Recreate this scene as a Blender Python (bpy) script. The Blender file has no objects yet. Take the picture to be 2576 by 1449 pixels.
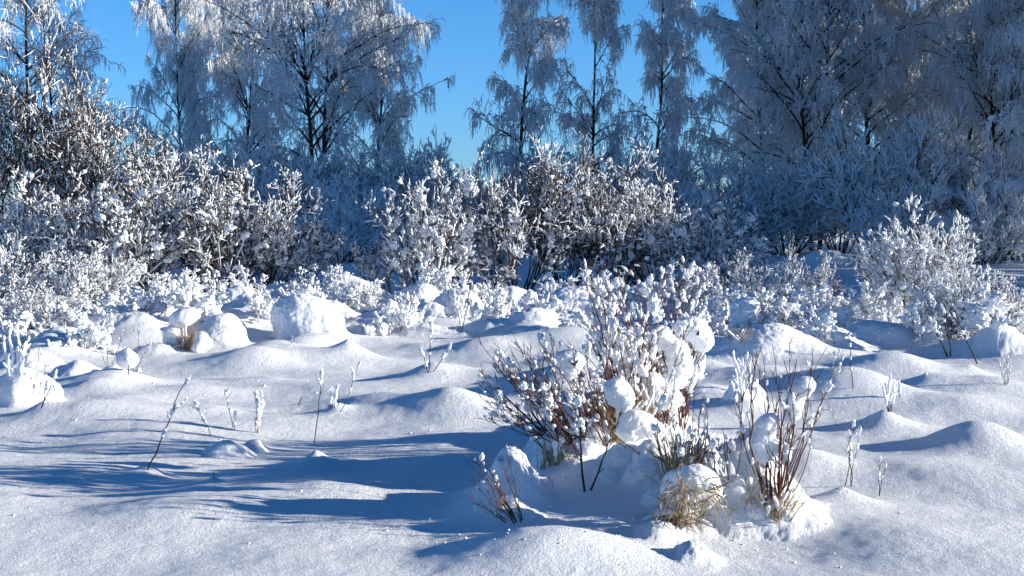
import bpy, math
import numpy as np
from mathutils import Vector, Matrix

# ------------------------------------------------------------------ camera, sky, sun, exposure
C = bpy.context.scene.collection
scene = bpy.context.scene
CAM_H = 1.6
F = 3720.0                     # focal length in pixels of a 2576-wide picture
HOR = 540.0                    # horizon row
PITCH = math.atan((724.5 - HOR) / F)
cam_data = bpy.data.cameras.new("camera")
cam = bpy.data.objects.new("camera", cam_data)
C.objects.link(cam)
cam.location = (0, 0, CAM_H)
cam.rotation_euler = (math.pi / 2 - PITCH, 0, 0)
cam_data.sensor_width = 36.0
cam_data.lens = 36.0 * F / 2576.0
cam_data.clip_end = 6000
scene.camera = cam

SUN_EL, SUN_AZ = math.radians(13.5), math.radians(96)      # azimuth clockwise from +Y
world = bpy.data.worlds.new("World")
scene.world = world
world.use_nodes = True
wn, wl = world.node_tree.nodes, world.node_tree.links
wn.clear()
w_out = wn.new("ShaderNodeOutputWorld")
w_bg = wn.new("ShaderNodeBackground")
w_sky = wn.new("ShaderNodeTexSky")
w_sky.sky_type = 'NISHITA'
w_sky.sun_disc = False
w_sky.sun_elevation = SUN_EL
w_sky.sun_rotation = SUN_AZ
w_sky.altitude = 0
w_sky.air_density = 1.0
w_sky.dust_density = 0.0
w_sky.ozone_density = 3.0
w_tint = wn.new("ShaderNodeMix")
w_tint.data_type = 'RGBA'
w_tint.blend_type = 'MULTIPLY'
w_tint.inputs[0].default_value = 1.0
wl.new(w_sky.outputs[0], w_tint.inputs[6])
w_geo = wn.new("ShaderNodeTexCoord")
w_sep = wn.new("ShaderNodeSeparateXYZ")
w_ramp = wn.new("ShaderNodeValToRGB")
wl.new(w_geo.outputs["Generated"], w_sep.inputs[0])
wl.new(w_sep.outputs[2], w_ramp.inputs[0])
er = w_ramp.color_ramp.elements
er[0].position = 0.0; er[0].color = (0.38, 0.71, 1.38, 1)
er[1].position = 0.42; er[1].color = (0.085, 0.37, 0.63, 1)
e2 = er.new(0.16); e2.color = (0.31, 0.71, 1.18, 1)
wl.new(w_ramp.outputs[0], w_tint.inputs[7])
wl.new(w_tint.outputs[2], w_bg.inputs[0])
w_bg.inputs[1].default_value = 0.10
wl.new(w_bg.outputs[0], w_out.inputs[0])

sun_data = bpy.data.lights.new("sun", 'SUN')
sun_data.energy = 4.8
sun_data.angle = math.radians(0.5)
sun_data.color = (1.0, 0.935, 0.81)
sun = bpy.data.objects.new("sun", sun_data)
C.objects.link(sun)
SUN_DIR = Vector((math.sin(SUN_AZ) * math.cos(SUN_EL), math.cos(SUN_AZ) * math.cos(SUN_EL), math.sin(SUN_EL)))
sun.rotation_euler = SUN_DIR.to_track_quat('Z', 'Y').to_euler()
sun.location = (30, -5, 20)

vs = scene.view_settings
vs.view_transform = 'Standard'
vs.look = 'None'
vs.gamma = 1.0
vs.use_curve_mapping = False
vs.exposure = 0.80
scene.cycles.max_bounces = 8
scene.cycles.diffuse_bounces = 6
scene.cycles.use_denoising = True

# ------------------------------------------------------------------ materials
def material(name, build):
    m = bpy.data.materials.new(name)
    m.use_nodes = True
    n, l = m.node_tree.nodes, m.node_tree.links
    b = n["Principled BSDF"]
    build(n, l, b)
    return m

def noise_node(n, l, coord, scale, detail=3.0, rough=0.55):
    t = n.new("ShaderNodeTexNoise")
    t.inputs["Scale"].default_value = scale
    t.inputs["Detail"].default_value = detail
    t.inputs["Roughness"].default_value = rough
    l.new(coord, t.inputs["Vector"])
    return t

def snow_build(grain, dist, color=(0.87, 0.885, 0.91), rough=0.6, sss=0.0):
    def f(n, l, b):
        b.inputs["Base Color"].default_value = (*color, 1)
        b.inputs["Roughness"].default_value = rough
        b.inputs["Specular IOR Level"].default_value = 0.25
        if not grain:
            return
        if sss:
            b.inputs["Subsurface Weight"].default_value = sss
            b.inputs["Subsurface Radius"].default_value = (1.0, 0.9, 0.8)
            b.inputs["Subsurface Scale"].default_value = 0.045
        co = n.new("ShaderNodeNewGeometry").outputs["Position"]
        a = noise_node(n, l, co, grain, 4.0, 0.75)
        c = noise_node(n, l, co, grain * 0.31, 2.0, 0.6)
        add = n.new("ShaderNodeMath"); add.operation = 'MULTIPLY_ADD'
        l.new(c.outputs["Fac"], add.inputs[0]); add.inputs[1].default_value = 1.1
        l.new(a.outputs["Fac"], add.inputs[2])
        bump = n.new("ShaderNodeBump")
        bump.inputs["Strength"].default_value = 1.0
        bump.inputs["Distance"].default_value = dist
        l.new(add.outputs[0], bump.inputs["Height"])
        l.new(bump.outputs[0], b.inputs["Normal"])
    return f

def wood_build(c0, c1, scale, stretch=1.0):
    def f(n, l, b):
        tc = n.new("ShaderNodeTexCoord").outputs["Object"]
        mp = n.new("ShaderNodeMapping")
        mp.inputs["Scale"].default_value = (1, 1, stretch)
        l.new(tc, mp.inputs[0])
        t = noise_node(n, l, mp.outputs[0], scale, 3.0)
        r = n.new("ShaderNodeValToRGB")
        r.color_ramp.elements[0].position = 0.38
        r.color_ramp.elements[1].position = 0.62
        r.color_ramp.elements[0].color = (*c0, 1)
        r.color_ramp.elements[1].color = (*c1, 1)
        l.new(t.outputs["Fac"], r.inputs[0])
        l.new(r.outputs[0], b.inputs["Base Color"])
        b.inputs["Roughness"].default_value = 0.8
        b.inputs["Specular IOR Level"].default_value = 0.15
    return f

M_GROUND = material("ground_snow", snow_build(85.0, 0.0085))
M_LUMP = material("lump_snow", snow_build(42.0, 0.012, sss=0.6))
M_SNOW = material("twig_snow", snow_build(0, 0))
M_FROST = material("hoar_frost", snow_build(0, 0, (0.80, 0.82, 0.84), 0.8))
M_TWIG = material("red_brown_twig", wood_build((0.07, 0.028, 0.02), (0.15, 0.065, 0.04), 14))
M_BARK = material("dark_bark", wood_build((0.022, 0.017, 0.016), (0.07, 0.052, 0.042), 9))
M_WILLOW = material("willow_bark", wood_build((0.028, 0.019, 0.015), (0.095, 0.062, 0.046), 9))
M_BIRCH = material("birch_bark", wood_build((0.02, 0.018, 0.018), (0.30, 0.285, 0.27), 3.2, 2.5))
M_GRASS = material("dry_grass", wood_build((0.24, 0.16, 0.085), (0.46, 0.36, 0.22), 20))
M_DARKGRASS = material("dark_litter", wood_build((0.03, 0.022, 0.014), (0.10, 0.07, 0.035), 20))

# ------------------------------------------------------------------ numpy helpers
def unit(v):
    return v / np.maximum(np.linalg.norm(v, axis=-1, keepdims=True), 1e-9)

_perm = np.random.default_rng(5).permutation(256)
_perm = np.concatenate([_perm, _perm, _perm])
_g2 = np.stack([np.cos(np.arange(256) * 2.399963), np.sin(np.arange(256) * 2.399963)], 1)
_g3 = unit(np.random.default_rng(6).normal(size=(256, 3)))

def perlin2(x, y):
    xi = np.floor(x).astype(int); yi = np.floor(y).astype(int)
    xf = x - xi; yf = y - yi
    u = xf * xf * xf * (xf * (xf * 6 - 15) + 10); v = yf * yf * yf * (yf * (yf * 6 - 15) + 10)
    def g(ix, iy, dx, dy):
        h = _g2[_perm[_perm[ix & 255] + (iy & 255)]]
        return h[..., 0] * dx + h[..., 1] * dy
    a = g(xi, yi, xf, yf); b = g(xi + 1, yi, xf - 1, yf)
    c = g(xi, yi + 1, xf, yf - 1); d = g(xi + 1, yi + 1, xf - 1, yf - 1)
    return (a + (b - a) * u) + ((c + (d - c) * u) - (a + (b - a) * u)) * v

def perlin3(p):
    i = np.floor(p).astype(int); f = p - i
    u = f * f * f * (f * (f * 6 - 15) + 10)
    out = 0
    for dx in (0, 1):
        for dy in (0, 1):
            for dz in (0, 1):
                h = _g3[_perm[_perm[_perm[(i[..., 0] + dx) & 255] + ((i[..., 1] + dy) & 255)] + ((i[..., 2] + dz) & 255)]]
                w = (u[..., 0] if dx else 1 - u[..., 0]) * (u[..., 1] if dy else 1 - u[..., 1]) * (u[..., 2] if dz else 1 - u[..., 2])
                out = out + w * (h[..., 0] * (f[..., 0] - dx) + h[..., 1] * (f[..., 1] - dy) + h[..., 2] * (f[..., 2] - dz))
    return out

class Geo:
    """collects vertices, triangles and quads, and links them as one mesh object"""
    def __init__(self):
        self.v, self.q, self.t, self.n, self.isl = [], [], [], 0, []
    def add(self, verts, quads=None, tris=None, pieces=1):
        verts = np.asarray(verts, dtype=np.float32).reshape(-1, 3)
        self.isl.append(np.repeat(np.arange(pieces), len(verts) // pieces) + (self.isl[-1][-1] + 1 if self.isl else 0))
        if quads is not None and len(quads):
            self.q.append(np.asarray(quads, dtype=np.int32).reshape(-1, 4) + self.n)
        if tris is not None and len(tris):
            self.t.append(np.asarray(tris, dtype=np.int32).reshape(-1, 3) + self.n)
        self.v.append(verts); self.n += len(verts)
    def clusters(self):
        """the same geometry as one Geo for every group of pieces that hang together"""
        v = np.concatenate(self.v); isl = np.concatenate(self.isl); k = isl[-1] + 1
        lo = np.full((k, 3), np.inf); hi = np.full((k, 3), -np.inf)
        np.minimum.at(lo, isl, v); np.maximum.at(hi, isl, v)
        size = (hi - lo).max(1)
        gap = np.maximum(0, np.maximum(lo[:, None] - hi[None], lo[None] - hi[:, None]))
        near = np.sqrt((gap ** 2).sum(2)) <= np.maximum(0.02, 0.5 * np.maximum(size[:, None], size[None]))
        lab = np.arange(k)
        for _ in range(k):
            new = np.array([lab[near[i]].min() for i in range(k)])
            if (new == lab).all():
                break
            lab = new
        out = []
        for c in np.unique(lab):
            keep = lab[isl] == c
            m = np.cumsum(keep) - 1
            g = Geo()
            q = np.concatenate(self.q) if self.q else np.zeros((0, 4), int)
            t = np.concatenate(self.t) if self.t else np.zeros((0, 3), int)
            g.add(v[keep], quads=m[q[keep[q[:, 0]]]] if len(q) else None, tris=m[t[keep[t[:, 0]]]] if len(t) else None)
            out.append(g)
        return out
    def mesh(self, name, mat, smooth=True):
        me = bpy.data.meshes.new(name)
        v = np.concatenate(self.v) if self.v else np.zeros((0, 3), np.float32)
        q = np.concatenate(self.q) if self.q else np.zeros((0, 4), np.int32)
        t = np.concatenate(self.t) if self.t else np.zeros((0, 3), np.int32)
        me.vertices.add(len(v)); me.vertices.foreach_set("co", v.ravel())
        loops = np.concatenate([q.ravel(), t.ravel()]).astype(np.int32)
        me.loops.add(len(loops)); me.loops.foreach_set("vertex_index", loops)
        me.polygons.add(len(q) + len(t))
        starts = np.concatenate([np.arange(len(q)) * 4, len(q) * 4 + np.arange(len(t)) * 3]).astype(np.int32)
        me.polygons.foreach_set("loop_start", starts)
        me.update(calc_edges=True)
        me.polygons.foreach_set("use_smooth", np.full(len(q) + len(t), smooth, dtype=bool))
        me.materials.append(mat)
        return me

def tubes(g, P, R, n=4, cap=False):
    """P[M,K,3] polylines, R[M,K] radii"""
    M, K, _ = P.shape
    if M == 0:
        return
    T = np.empty_like(P)
    T[:, 1:-1] = P[:, 2:] - P[:, :-2] if K > 2 else 0
    T[:, 0] = P[:, 1] - P[:, 0]; T[:, -1] = P[:, -1] - P[:, -2]
    T = unit(T)
    ax = unit(P[:, -1] - P[:, 0])
    ref = np.where(np.abs(ax[:, 2:3]) < 0.8, np.array([[0, 0, 1.0]]), np.array([[1.0, 0, 0]]))[:, None, :]
    U = unit(ref - (ref * T).sum(-1, keepdims=True) * T)
    V = np.cross(T, U)
    a = np.arange(n) * 2 * math.pi / n
    ring = U[:, :, None, :] * np.cos(a)[None, None, :, None] + V[:, :, None, :] * np.sin(a)[None, None, :, None]
    verts = P[:, :, None, :] + ring * R[:, :, None, None]
    m = np.arange(M)[:, None, None] * K * n
    k = np.arange(K - 1)[None, :, None] * n
    j = np.arange(n)[None, None, :]; j2 = (j + 1) % n
    quads = np.stack([m + k + j, m + k + j2, m + k + n + j2, m + k + n + j], -1)
    g.add(verts, quads=quads, pieces=M)

def icosphere(sub):
    t = (1 + 5 ** 0.5) / 2
    v = [(-1, t, 0), (1, t, 0), (-1, -t, 0), (1, -t, 0), (0, -1, t), (0, 1, t), (0, -1, -t), (0, 1, -t), (t, 0, -1), (t, 0, 1), (-t, 0, -1), (-t, 0, 1)]
    v = [np.array(p) / np.linalg.norm(p) for p in v]
    f = [(0, 11, 5), (0, 5, 1), (0, 1, 7), (0, 7, 10), (0, 10, 11), (1, 5, 9), (5, 11, 4), (11, 10, 2), (10, 7, 6), (7, 1, 8), (3, 9, 4), (3, 4, 2), (3, 2, 6), (3, 6, 8), (3, 8, 9), (4, 9, 5), (2, 4, 11), (6, 2, 10), (8, 6, 7), (9, 8, 1)]
    for _ in range(sub):
        mid, nf = {}, []
        def m(a, b):
            k = (min(a, b), max(a, b))
            if k not in mid:
                p = v[a] + v[b]; v.append(p / np.linalg.norm(p)); mid[k] = len(v) - 1
            return mid[k]
        for a, b, c in f:
            ab, bc, ca = m(a, b), m(b, c), m(c, a)
            nf += [(a, ab, ca), (b, bc, ab), (c, ca, bc), (ab, bc, ca)]
        f = nf
    return np.array(v), np.array(f)

_templates = {}
def blob_templates(sub):
    if sub not in _templates:
        v, f = icosphere(sub)
        _templates[sub] = ([v * (1 + 1.0 * perlin3(v * 1.25 + 17.3 * k) + 0.7 * perlin3(v * 2.4 + 9.1 * k))[:, None] for k in range(8)], f)
    return _templates[sub]

def blobs(g, P, A, L, R, sub, rng):
    """lumpy blobs at P[N,3], axis A[N,3], half length L[N], radius R[N]"""
    if len(P) == 0:
        return
    tv, tf = blob_templates(sub)
    A = unit(A)
    ref = unit(rng.normal(size=A.shape))
    U = unit(np.cross(A, ref)); V = np.cross(A, U)
    pick = rng.integers(0, len(tv), len(P))
    for k in range(len(tv)):
        s = np.where(pick == k)[0]
        if len(s) == 0:
            continue
        t = tv[k]
        vv = P[s][:, None, :] + A[s][:, None, :] * (L[s][:, None] * t[None, :, 0])[..., None] + U[s][:, None, :] * (R[s][:, None] * t[None, :, 1])[..., None] + V[s][:, None, :] * (R[s][:, None] * t[None, :, 2])[..., None]
        ff = tf[None] + (np.arange(len(s)) * len(t))[:, None, None]
        g.add(vv, tris=ff, pieces=len(s))

def grow(S, D, L, K, jit, up, rng):
    M = len(S)
    P = np.empty((M, K, 3)); P[:, 0] = S
    d = unit(D)
    step = (L / (K - 1))[:, None]
    up = np.broadcast_to(np.asarray(up, dtype=float), (M,))
    for k in range(1, K):
        d = d + jit * rng.normal(size=(M, 3))
        d[:, 2] += up
        d = unit(d)
        P[:, k] = P[:, k - 1] + d * step
    return P

def along(P, t):
    K = P.shape[1]
    x = t * (K - 1); i = np.minimum(x.astype(int), K - 2); fr = (x - i)[:, None]
    r = np.arange(len(P))
    a, b = P[r, i], P[r, i + 1]
    return a + (b - a) * fr, unit(b - a)

def spawn(P, n, t0, t1, a0, a1, rng, power=1.0):
    idx = np.repeat(np.arange(len(P)), n)
    t = t0 + (t1 - t0) * rng.random(len(idx)) ** power
    p, d = along(P[idx], t)
    perp = unit(np.cross(d, rng.normal(size=d.shape)))
    ang = np.radians(rng.uniform(a0, a1, len(idx)))[:, None]
    return p, unit(d * np.cos(ang) + perp * np.sin(ang)), t, idx

def taper(r0, r1, K):
    s = np.linspace(0, 1, K)[None, :]
    return r0[:, None] * (1 - s) + r1[:, None] * s

def sausage(g, P, r, n, rng, lift=0.6):
    """snow caked along a twig: a bulging tube raised a little above it"""
    M, K, _ = P.shape
    prof = np.ones(K); prof[0] = 0.15; prof[-1] = 0.2
    R = r[:, None] * prof[None] * rng.uniform(0.65, 1.3, (M, K))
    Q = P.copy(); Q[:, :, 2] += lift * R
    tubes(g, Q, R, n)

def surface_net(val, origin, h):
    """surface of val = 0 (negative inside) on a grid"""
    nx, ny, nz = val.shape
    ins = val < 0
    acc = np.zeros((nx - 1, ny - 1, nz - 1, 3)); cnt = np.zeros((nx - 1, ny - 1, nz - 1))
    corners = [(i, j, k) for i in (0, 1) for j in (0, 1) for k in (0, 1)]
    sl = lambda c: (slice(c[0], nx - 1 + c[0]), slice(c[1], ny - 1 + c[1]), slice(c[2], nz - 1 + c[2]))
    for a in corners:
        for ax in range(3):
            if a[ax]:
                continue
            b = list(a); b[ax] = 1; b = tuple(b)
            va, vb = val[sl(a)], val[sl(b)]
            cr = ins[sl(a)] != ins[sl(b)]
            w = np.where(cr, va / np.where(cr, va - vb, 1), 0)
            for c in range(3):
                acc[..., c] += np.where(cr, a[c] + (w if c == ax else 0), 0)
            cnt += cr
    act = cnt > 0
    idx = np.full(act.shape, -1); idx[act] = np.arange(act.sum())
    base = np.stack(np.nonzero(act), 1)
    verts = (base + acc[act] / cnt[act][:, None]) * h + origin
    quads = []
    for ax in range(3):
        o = [q for q in range(3) if q != ax]
        s0 = [slice(1, -1)] * 3; s0[ax] = slice(0, -1)
        s1 = [slice(1, -1)] * 3; s1[ax] = slice(1, None)
        A, B = ins[tuple(s0)], ins[tuple(s1)]
        e = np.stack(np.nonzero(A != B), 1)
        if len(e) == 0:
            continue
        flip = A[tuple(e.T)]
        e = e + 1; e[:, ax] -= 1
        def cell(d0, d1):
            q = e.copy(); q[:, o[0]] += d0; q[:, o[1]] += d1
            return idx[tuple(q.T)]
        c = np.stack([cell(-1, -1), cell(0, -1), cell(0, 0), cell(-1, 0)], 1)
        if ax == 1:
            flip = ~flip
        c[~flip] = c[~flip][:, ::-1]
        quads.append(c)
    quads = np.concatenate(quads)
    return verts, quads[(quads >= 0).all(1)]

def snow_body(prims, h, k=0.08, amp=0.02, scale=7.0, seed=0, floor=None, blend=0.0, lobes=4, carve=()):
    """smooth union of ellipsoids (cx,cy,cz,rx,ry,rz) roughened by noise"""
    pr = np.array(prims, float)
    if lobes:      # small soft pillows all over the larger masses
        rng = np.random.default_rng(seed + 900)
        m = np.repeat(np.arange(len(pr)), lobes)
        d = unit(rng.normal(size=(len(m), 3))); d[:, 2] = np.abs(d[:, 2]) * 0.9 - 0.1
        c = pr[m, :3] + d * pr[m, 3:] * rng.uniform(0.72, 0.98, (len(m), 1))
        f = rng.uniform(0.16, 0.42, (len(m), 1))
        pr = np.concatenate([pr, np.concatenate([c, np.repeat(pr[m, 3:].min(1, keepdims=True), 3, 1) * f * np.array([1, 1, 0.85])], 1)])
    lo = (pr[:, :3] - pr[:, 3:]).min(0) - 3 * h - amp * 2
    hi = (pr[:, :3] + pr[:, 3:]).max(0) + 3 * h + amp * 2
    if floor is not None:
        lo[2] = max(lo[2], floor - 4 * h)
    if blend:
        lo[:2] -= 1.6 * blend; hi[:2] += 1.6 * blend
    n = np.ceil((hi - lo) / h).astype(int) + 1
    X = np.stack(np.meshgrid(*[lo[i] + np.arange(n[i]) * h for i in range(3)], indexing='ij'), -1)
    acc = np.full(X.shape[:3], math.exp(-12.0))
    for q in pr:
        a = np.maximum(((q[:3] - q[3:] * (1 + 4 * k / q[3:].min()) - lo) / h).astype(int), 0)
        e = np.minimum(((q[:3] + q[3:] * (1 + 4 * k / q[3:].min()) - lo) / h).astype(int) + 2, n)
        if (e <= a).any():
            continue
        sl = (slice(a[0], e[0]), slice(a[1], e[1]), slice(a[2], e[2]))
        t = (X[sl] - q[:3]) / q[3:]
        L = np.sqrt((t * t).sum(-1))
        acc[sl] += np.exp(-np.clip((L - 1) * q[3:].min() / k, -30, 30))
    d = -k * np.log(acc)
    d = d + amp * (0.7 * perlin3(X * scale + seed * 3.7) + 1.0 * perlin3(X * scale * 2.6 + seed) + 0.8 * perlin3(X * scale * 5.2 + seed))
    if blend:
        gd = X[..., 2] - ground_z(X[:, :, 0, 0].ravel(), X[:, :, 0, 1].ravel()).reshape(X.shape[:2])[:, :, None]
        gd = gd + 0.012 + 0.02 * np.clip(d / blend - 0.6, 0, 3)
        u = np.clip(0.5 + 0.5 * (d - gd) / blend, 0, 1)
        d = d * (1 - u) + gd * u - blend * u * (1 - u)
    for q in carve:
        t = (X - np.array(q[:3])) / np.array(q[3:])
        L = np.sqrt((t * t).sum(-1)) + 0.12 * perlin3(X * 9)
        d = np.maximum(d, (1 - L) * min(q[3:]))
    if floor is not None:
        d = np.maximum(d, floor - X[..., 2])
    return surface_net(d, lo, h)

# ------------------------------------------------------------------ picture point -> place
cp, sp = math.cos(PITCH), math.sin(PITCH)
def ray(px, py):
    a = (px - 1288.0) / F; b = -(py - 724.5) / F
    return np.array([a, cp + b * sp, -sp + b * cp])

def flat(px, py, z=0.0):
    r = ray(px, py)
    t = (z - CAM_H) / r[2]
    return np.array([r[0] * t, r[1] * t])

def at(px, py, y):
    r = ray(px, py)
    return np.array([0, 0, CAM_H]) + r * (y / r[1])

# ------------------------------------------------------------------ snow ground
# drifts and buried hummocks: crest column, foot row, width, height (picture pixels), pointedness, depth ratio
HUMPS = [
    (870, 908, 200, 62, 1.0, 0.8), (620, 925, 260, 48, 2, 0.9), (255, 990, 280, 45, 2, 1.0), (960, 1045, 300, 42, 2, 1.2),
    (790, 1168, 120, 50, 1.0, 1), (530, 1238, 120, 28, 1.0, 1), (362, 1198, 130, 30, 1.6, 1), (1080, 962, 210, 30, 1.4, 1),
    (850, 1052, 100, 26, 1.2, 1), (2260, 950, 310, 52, 2, 0.9), (2455, 950, 140, 28, 1.3, 1), (2195, 1036, 280, 46, 2, 0.9),
    (2240, 1098, 190, 56, 1.3, 1), (2500, 1165, 330, 90, 2, 1.0), (2440, 1060, 420, 36, 2, 1), (2140, 1300, 320, 70, 1.2, 0.9),
    (2040, 1200, 260, 62, 1.8, 1), (90, 1072, 150, 34, 1.2, 1), (1120, 1160, 500, 30, 2, 1), (780, 1290, 600, 40, 2, 1),
    (300, 1120, 500, 26, 2, 1), (150, 1230, 500, 26, 2, 1), (450, 1330, 500, 30, 2, 1), (1130, 1060, 300, 30, 2, 1),
    (40, 1045, 190, 70, 1.3, 1), (800, 870, 300, 30, 2, 1), (700, 900, 200, 30, 2, 1), (450, 1010, 300, 30, 2, 1), (1210, 890, 260, 30, 2, 1),
    (2080, 970, 200, 22, 2, 1), (2350, 990, 200, 25, 2, 1), (1780, 950, 200, 30, 2, 1), (2420, 1240, 500, 40, 2, 1), (2300, 1400, 700, 50, 2, 1),
    (1780, 1030, 200, 36, 2, 1), (1100, 840, 300, 40, 2, 1), (1330, 860, 220, 40, 2, 1), (340, 870, 260, 40, 2, 1), (120, 900, 240, 40, 2, 1),
    (1540, 1330, 760, 95, 2, 1.1), (1240, 1330, 240, 60, 2, 0.9), (1860, 1330, 330, 95, 1.8, 0.9), (1500, 1200, 420, 70, 2, 1.0),
    (1390, 1440, 640, 90, 2, 0.7), (1430, 1260, 260, 40, 2, 0.8), (1530, 1290, 300, 60, 2, 0.5), (1700, 1150, 420, 60, 2, 1.0), (1880, 1050, 180, 40, 1.5, 1),
    (2545, 905, 150, 46, 2, 1), (2400, 890, 220, 36, 2, 1), (1480, 880, 300, 34, 2, 1), (550, 850, 260, 40, 2, 1), (700, 850, 300, 40, 2, 1),
]
# lumpy snow lying over buried plants: column, foot row, half width, half depth (m), height (m), squareness
HEAPS = [
    (1525, 1238, 155, 0.42, 0.40, 4), (1400, 1190, 66, 0.30, 0.24, 3), (1655, 1165, 90, 0.5, 0.22, 3), (1560, 1120, 130, 0.5, 0.16, 3),
    (1748, 1338, 62, 0.16, 0.17, 3), (1650, 1300, 52, 0.2, 0.15, 2.5), (1855, 1325, 95, 0.32, 0.19, 3), (1965, 1332, 75, 0.24, 0.16, 2.5),
    (1290, 1318, 58, 0.19, 0.22, 2.4), (1225, 1292, 60, 0.15, 0.06, 2.5), (1752, 1412, 46, 0.10, 0.07, 2.5), (1665, 1368, 50, 0.11, 0.07, 2.5),
]
MID_HEAPS = []
for _px, _py, _w, _h in [(1090, 815, 110, 60), (1000, 810, 170, 55), (270, 860, 190, 65), (130, 700, 190, 75), (1555, 790, 150, 80), (2180, 830, 170, 70), (2545, 910, 140, 66),
                         (1180, 665, 150, 75), (945, 845, 110, 45), (1220, 850, 130, 38), (450, 800, 170, 80), (1770, 790, 150, 85), (700, 770, 160, 62), (2430, 905, 170, 50),
                         (1270, 770, 150, 60), (1640, 770, 160, 70), (350, 790, 170, 60), (1150, 800, 150, 90), (1345, 850, 110, 60), (2090, 672, 160, 55), (885, 838, 90, 50),
                         (785, 862, 120, 70), (640, 838, 120, 70), (1420, 845, 150, 50), (1700, 860, 160, 45), (2100, 890, 150, 60), (2320, 880, 140, 55), (150, 890, 180, 50), (60, 930, 150, 55),
                         (820, 800, 130, 60), (1060, 850, 120, 35), (540, 870, 130, 40), (380, 900, 130, 36), (1500, 850, 140, 50), (1850, 920, 150, 45)]:
    _y = CAM_H * F / (_py - HOR)
    MID_HEAPS.append((_px, _py, _w * 0.46, _w * 0.42 * _y / F, _h * 0.72 * _y / F, 2.6))
HOLES = [(1592, 1252, 120, 0.30), (1462, 1212, 70, 0.20), (1775, 1338, 70, 0.08)]
_hump = []
for px, py, w, hgt, pw, dr in HUMPS:
    x, y = flat(px, py)
    s = y / F
    _hump.append((x, y + 0.36 * w * s * dr, w * s * 0.36, w * s * 0.36 * dr, hgt * s * 0.92, pw))
_r = np.random.default_rng(11)
for _ in range(260):
    y = 11 + 42 * _r.random() ** 1.2
    x = y * _r.uniform(-0.55, 0.75)
    s = _r.uniform(0.16, 0.5) * (1 + y * 0.012)
    _hump.append((x, y, s, s * _r.uniform(0.8, 1.3), s * _r.uniform(0.10, 0.30), 2 if _r.random() < 0.8 else 1.5))
_hump = np.array(_hump)
_heap = []
for px, py, hw, hd, hh, pw in HEAPS + MID_HEAPS:
    x, y = flat(px, py)
    _heap.append((x, y + hd * 0.9, hw * y / F, hd, hh, pw))
_hole = np.array([(*flat(a, b), w * flat(a, b)[1] / F * 0.4, dep) for a, b, w, dep in HOLES])

def ground_z(x, y):
    x = np.asarray(x, float); y = np.asarray(y, float)
    near = np.clip((90 - y) / 50, 0, 1)
    z = 0.10 * perlin2(x * 0.17 + 3.1, y * 0.15) + 0.075 * perlin2(x * 0.45, y * 0.5 + 7.7) + 0.042 * perlin2(x * 1.15 + 20, y * 1.3) + 0.012 * perlin2(x * 1.9, y * 2.3 + 4) + 0.008 * perlin2(x * 2.6 + 5, y * 3.4) + 0.006 * perlin2(x * 5.2, y * 5.6) + 0.0028 * perlin2(x * 12.5, y * 13)
    z = z * near
    for hx, hy, sx, sy, a, pw in _hump:
        m = (np.abs(x - hx) < sx * 3.2) & (np.abs(y - hy) < sy * 3.2)
        if not m.any():
            continue
        r2 = ((x[m] - hx) / sx) ** 2 + ((y[m] - hy) / sy) ** 2
        z[m] = z[m] + a * np.exp(-np.power(r2 + 0.004, pw / 2) * (1.0 if pw < 1.7 else 0.75)) * (1 - np.clip((np.sqrt(r2) - 2.2) / 1.0, 0, 1))
    for hx, hy, sx, sy, a, pw in _heap:
        m = (np.abs(x - hx) < sx * 2.6) & (np.abs(y - hy) < sy * 2.6)
        if not m.any():
            continue
        X, Y = x[m], y[m]
        wob = 0.22 * perlin2(X * 0.9 / sx + hx * 3, Y * 0.9 / sx) + 0.12 * perlin2(X * 2.2 / sx, Y * 2.2 / sx + hx)
        r = np.sqrt(((X - hx) / sx) ** 2 + ((Y - hy) / sy) ** 2) * (1 + wob)
        e = np.exp(-np.power(r + 0.002, pw) * 0.8) * (1 - np.clip((r - 1.7) / 0.8, 0, 1))
        f = 1.0 / max(sx, 0.12)
        fl = np.abs(perlin2(X * 2.0 * f, Y * 2.0 * f + hx)) * 0.55 + np.abs(perlin2(X * 4.6 * f + 9, Y * 4.6 * f)) * 0.30 + perlin2(X * 11 * f, Y * 11 * f) * 0.10
        z[m] = np.maximum(z[m], z[m] + a * (e * 0.92 + np.sqrt(e) * (0.5 - fl) * 0.5 * (e > 0.02)) - a * 0.01)
    for hx, hy, s, dep in _hole:
        r2 = ((x - hx) / s) ** 2 + ((y - hy) / s) ** 2
        z = z - dep * np.exp(-r2 * r2)
    return z

def gz(x, y):
    return float(ground_z(np.array([x]), np.array([y]))[0])

def hit(px, py):
    """where the ray of a picture point first meets the snow"""
    r = ray(px, py)
    ts = np.geomspace(4, 120, 3000)
    x, y, z = r[0] * ts, r[1] * ts, CAM_H + r[2] * ts
    below = np.nonzero(z < ground_z(x, y))[0]
    t = ts[below[0]] if len(below) else 120.0
    return np.array([r[0] * t, r[1] * t, CAM_H + r[2] * t])

def thing(name, label, cat, loc=(0, 0, 0), rz=0.0, group=None, scale=(1, 1, 1)):
    o = bpy.data.objects.new(name, None)
    C.objects.link(o)
    o.empty_display_size = 0.1
    o.location = loc; o.rotation_euler = (0, 0, rz); o.scale = scale
    o["label"] = label; o["category"] = cat
    if group:
        o["group"] = group
    return o

def part(name, mesh, parent):
    o = bpy.data.objects.new(name, mesh)
    C.objects.link(o)
    o.parent = parent
    return o

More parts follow.
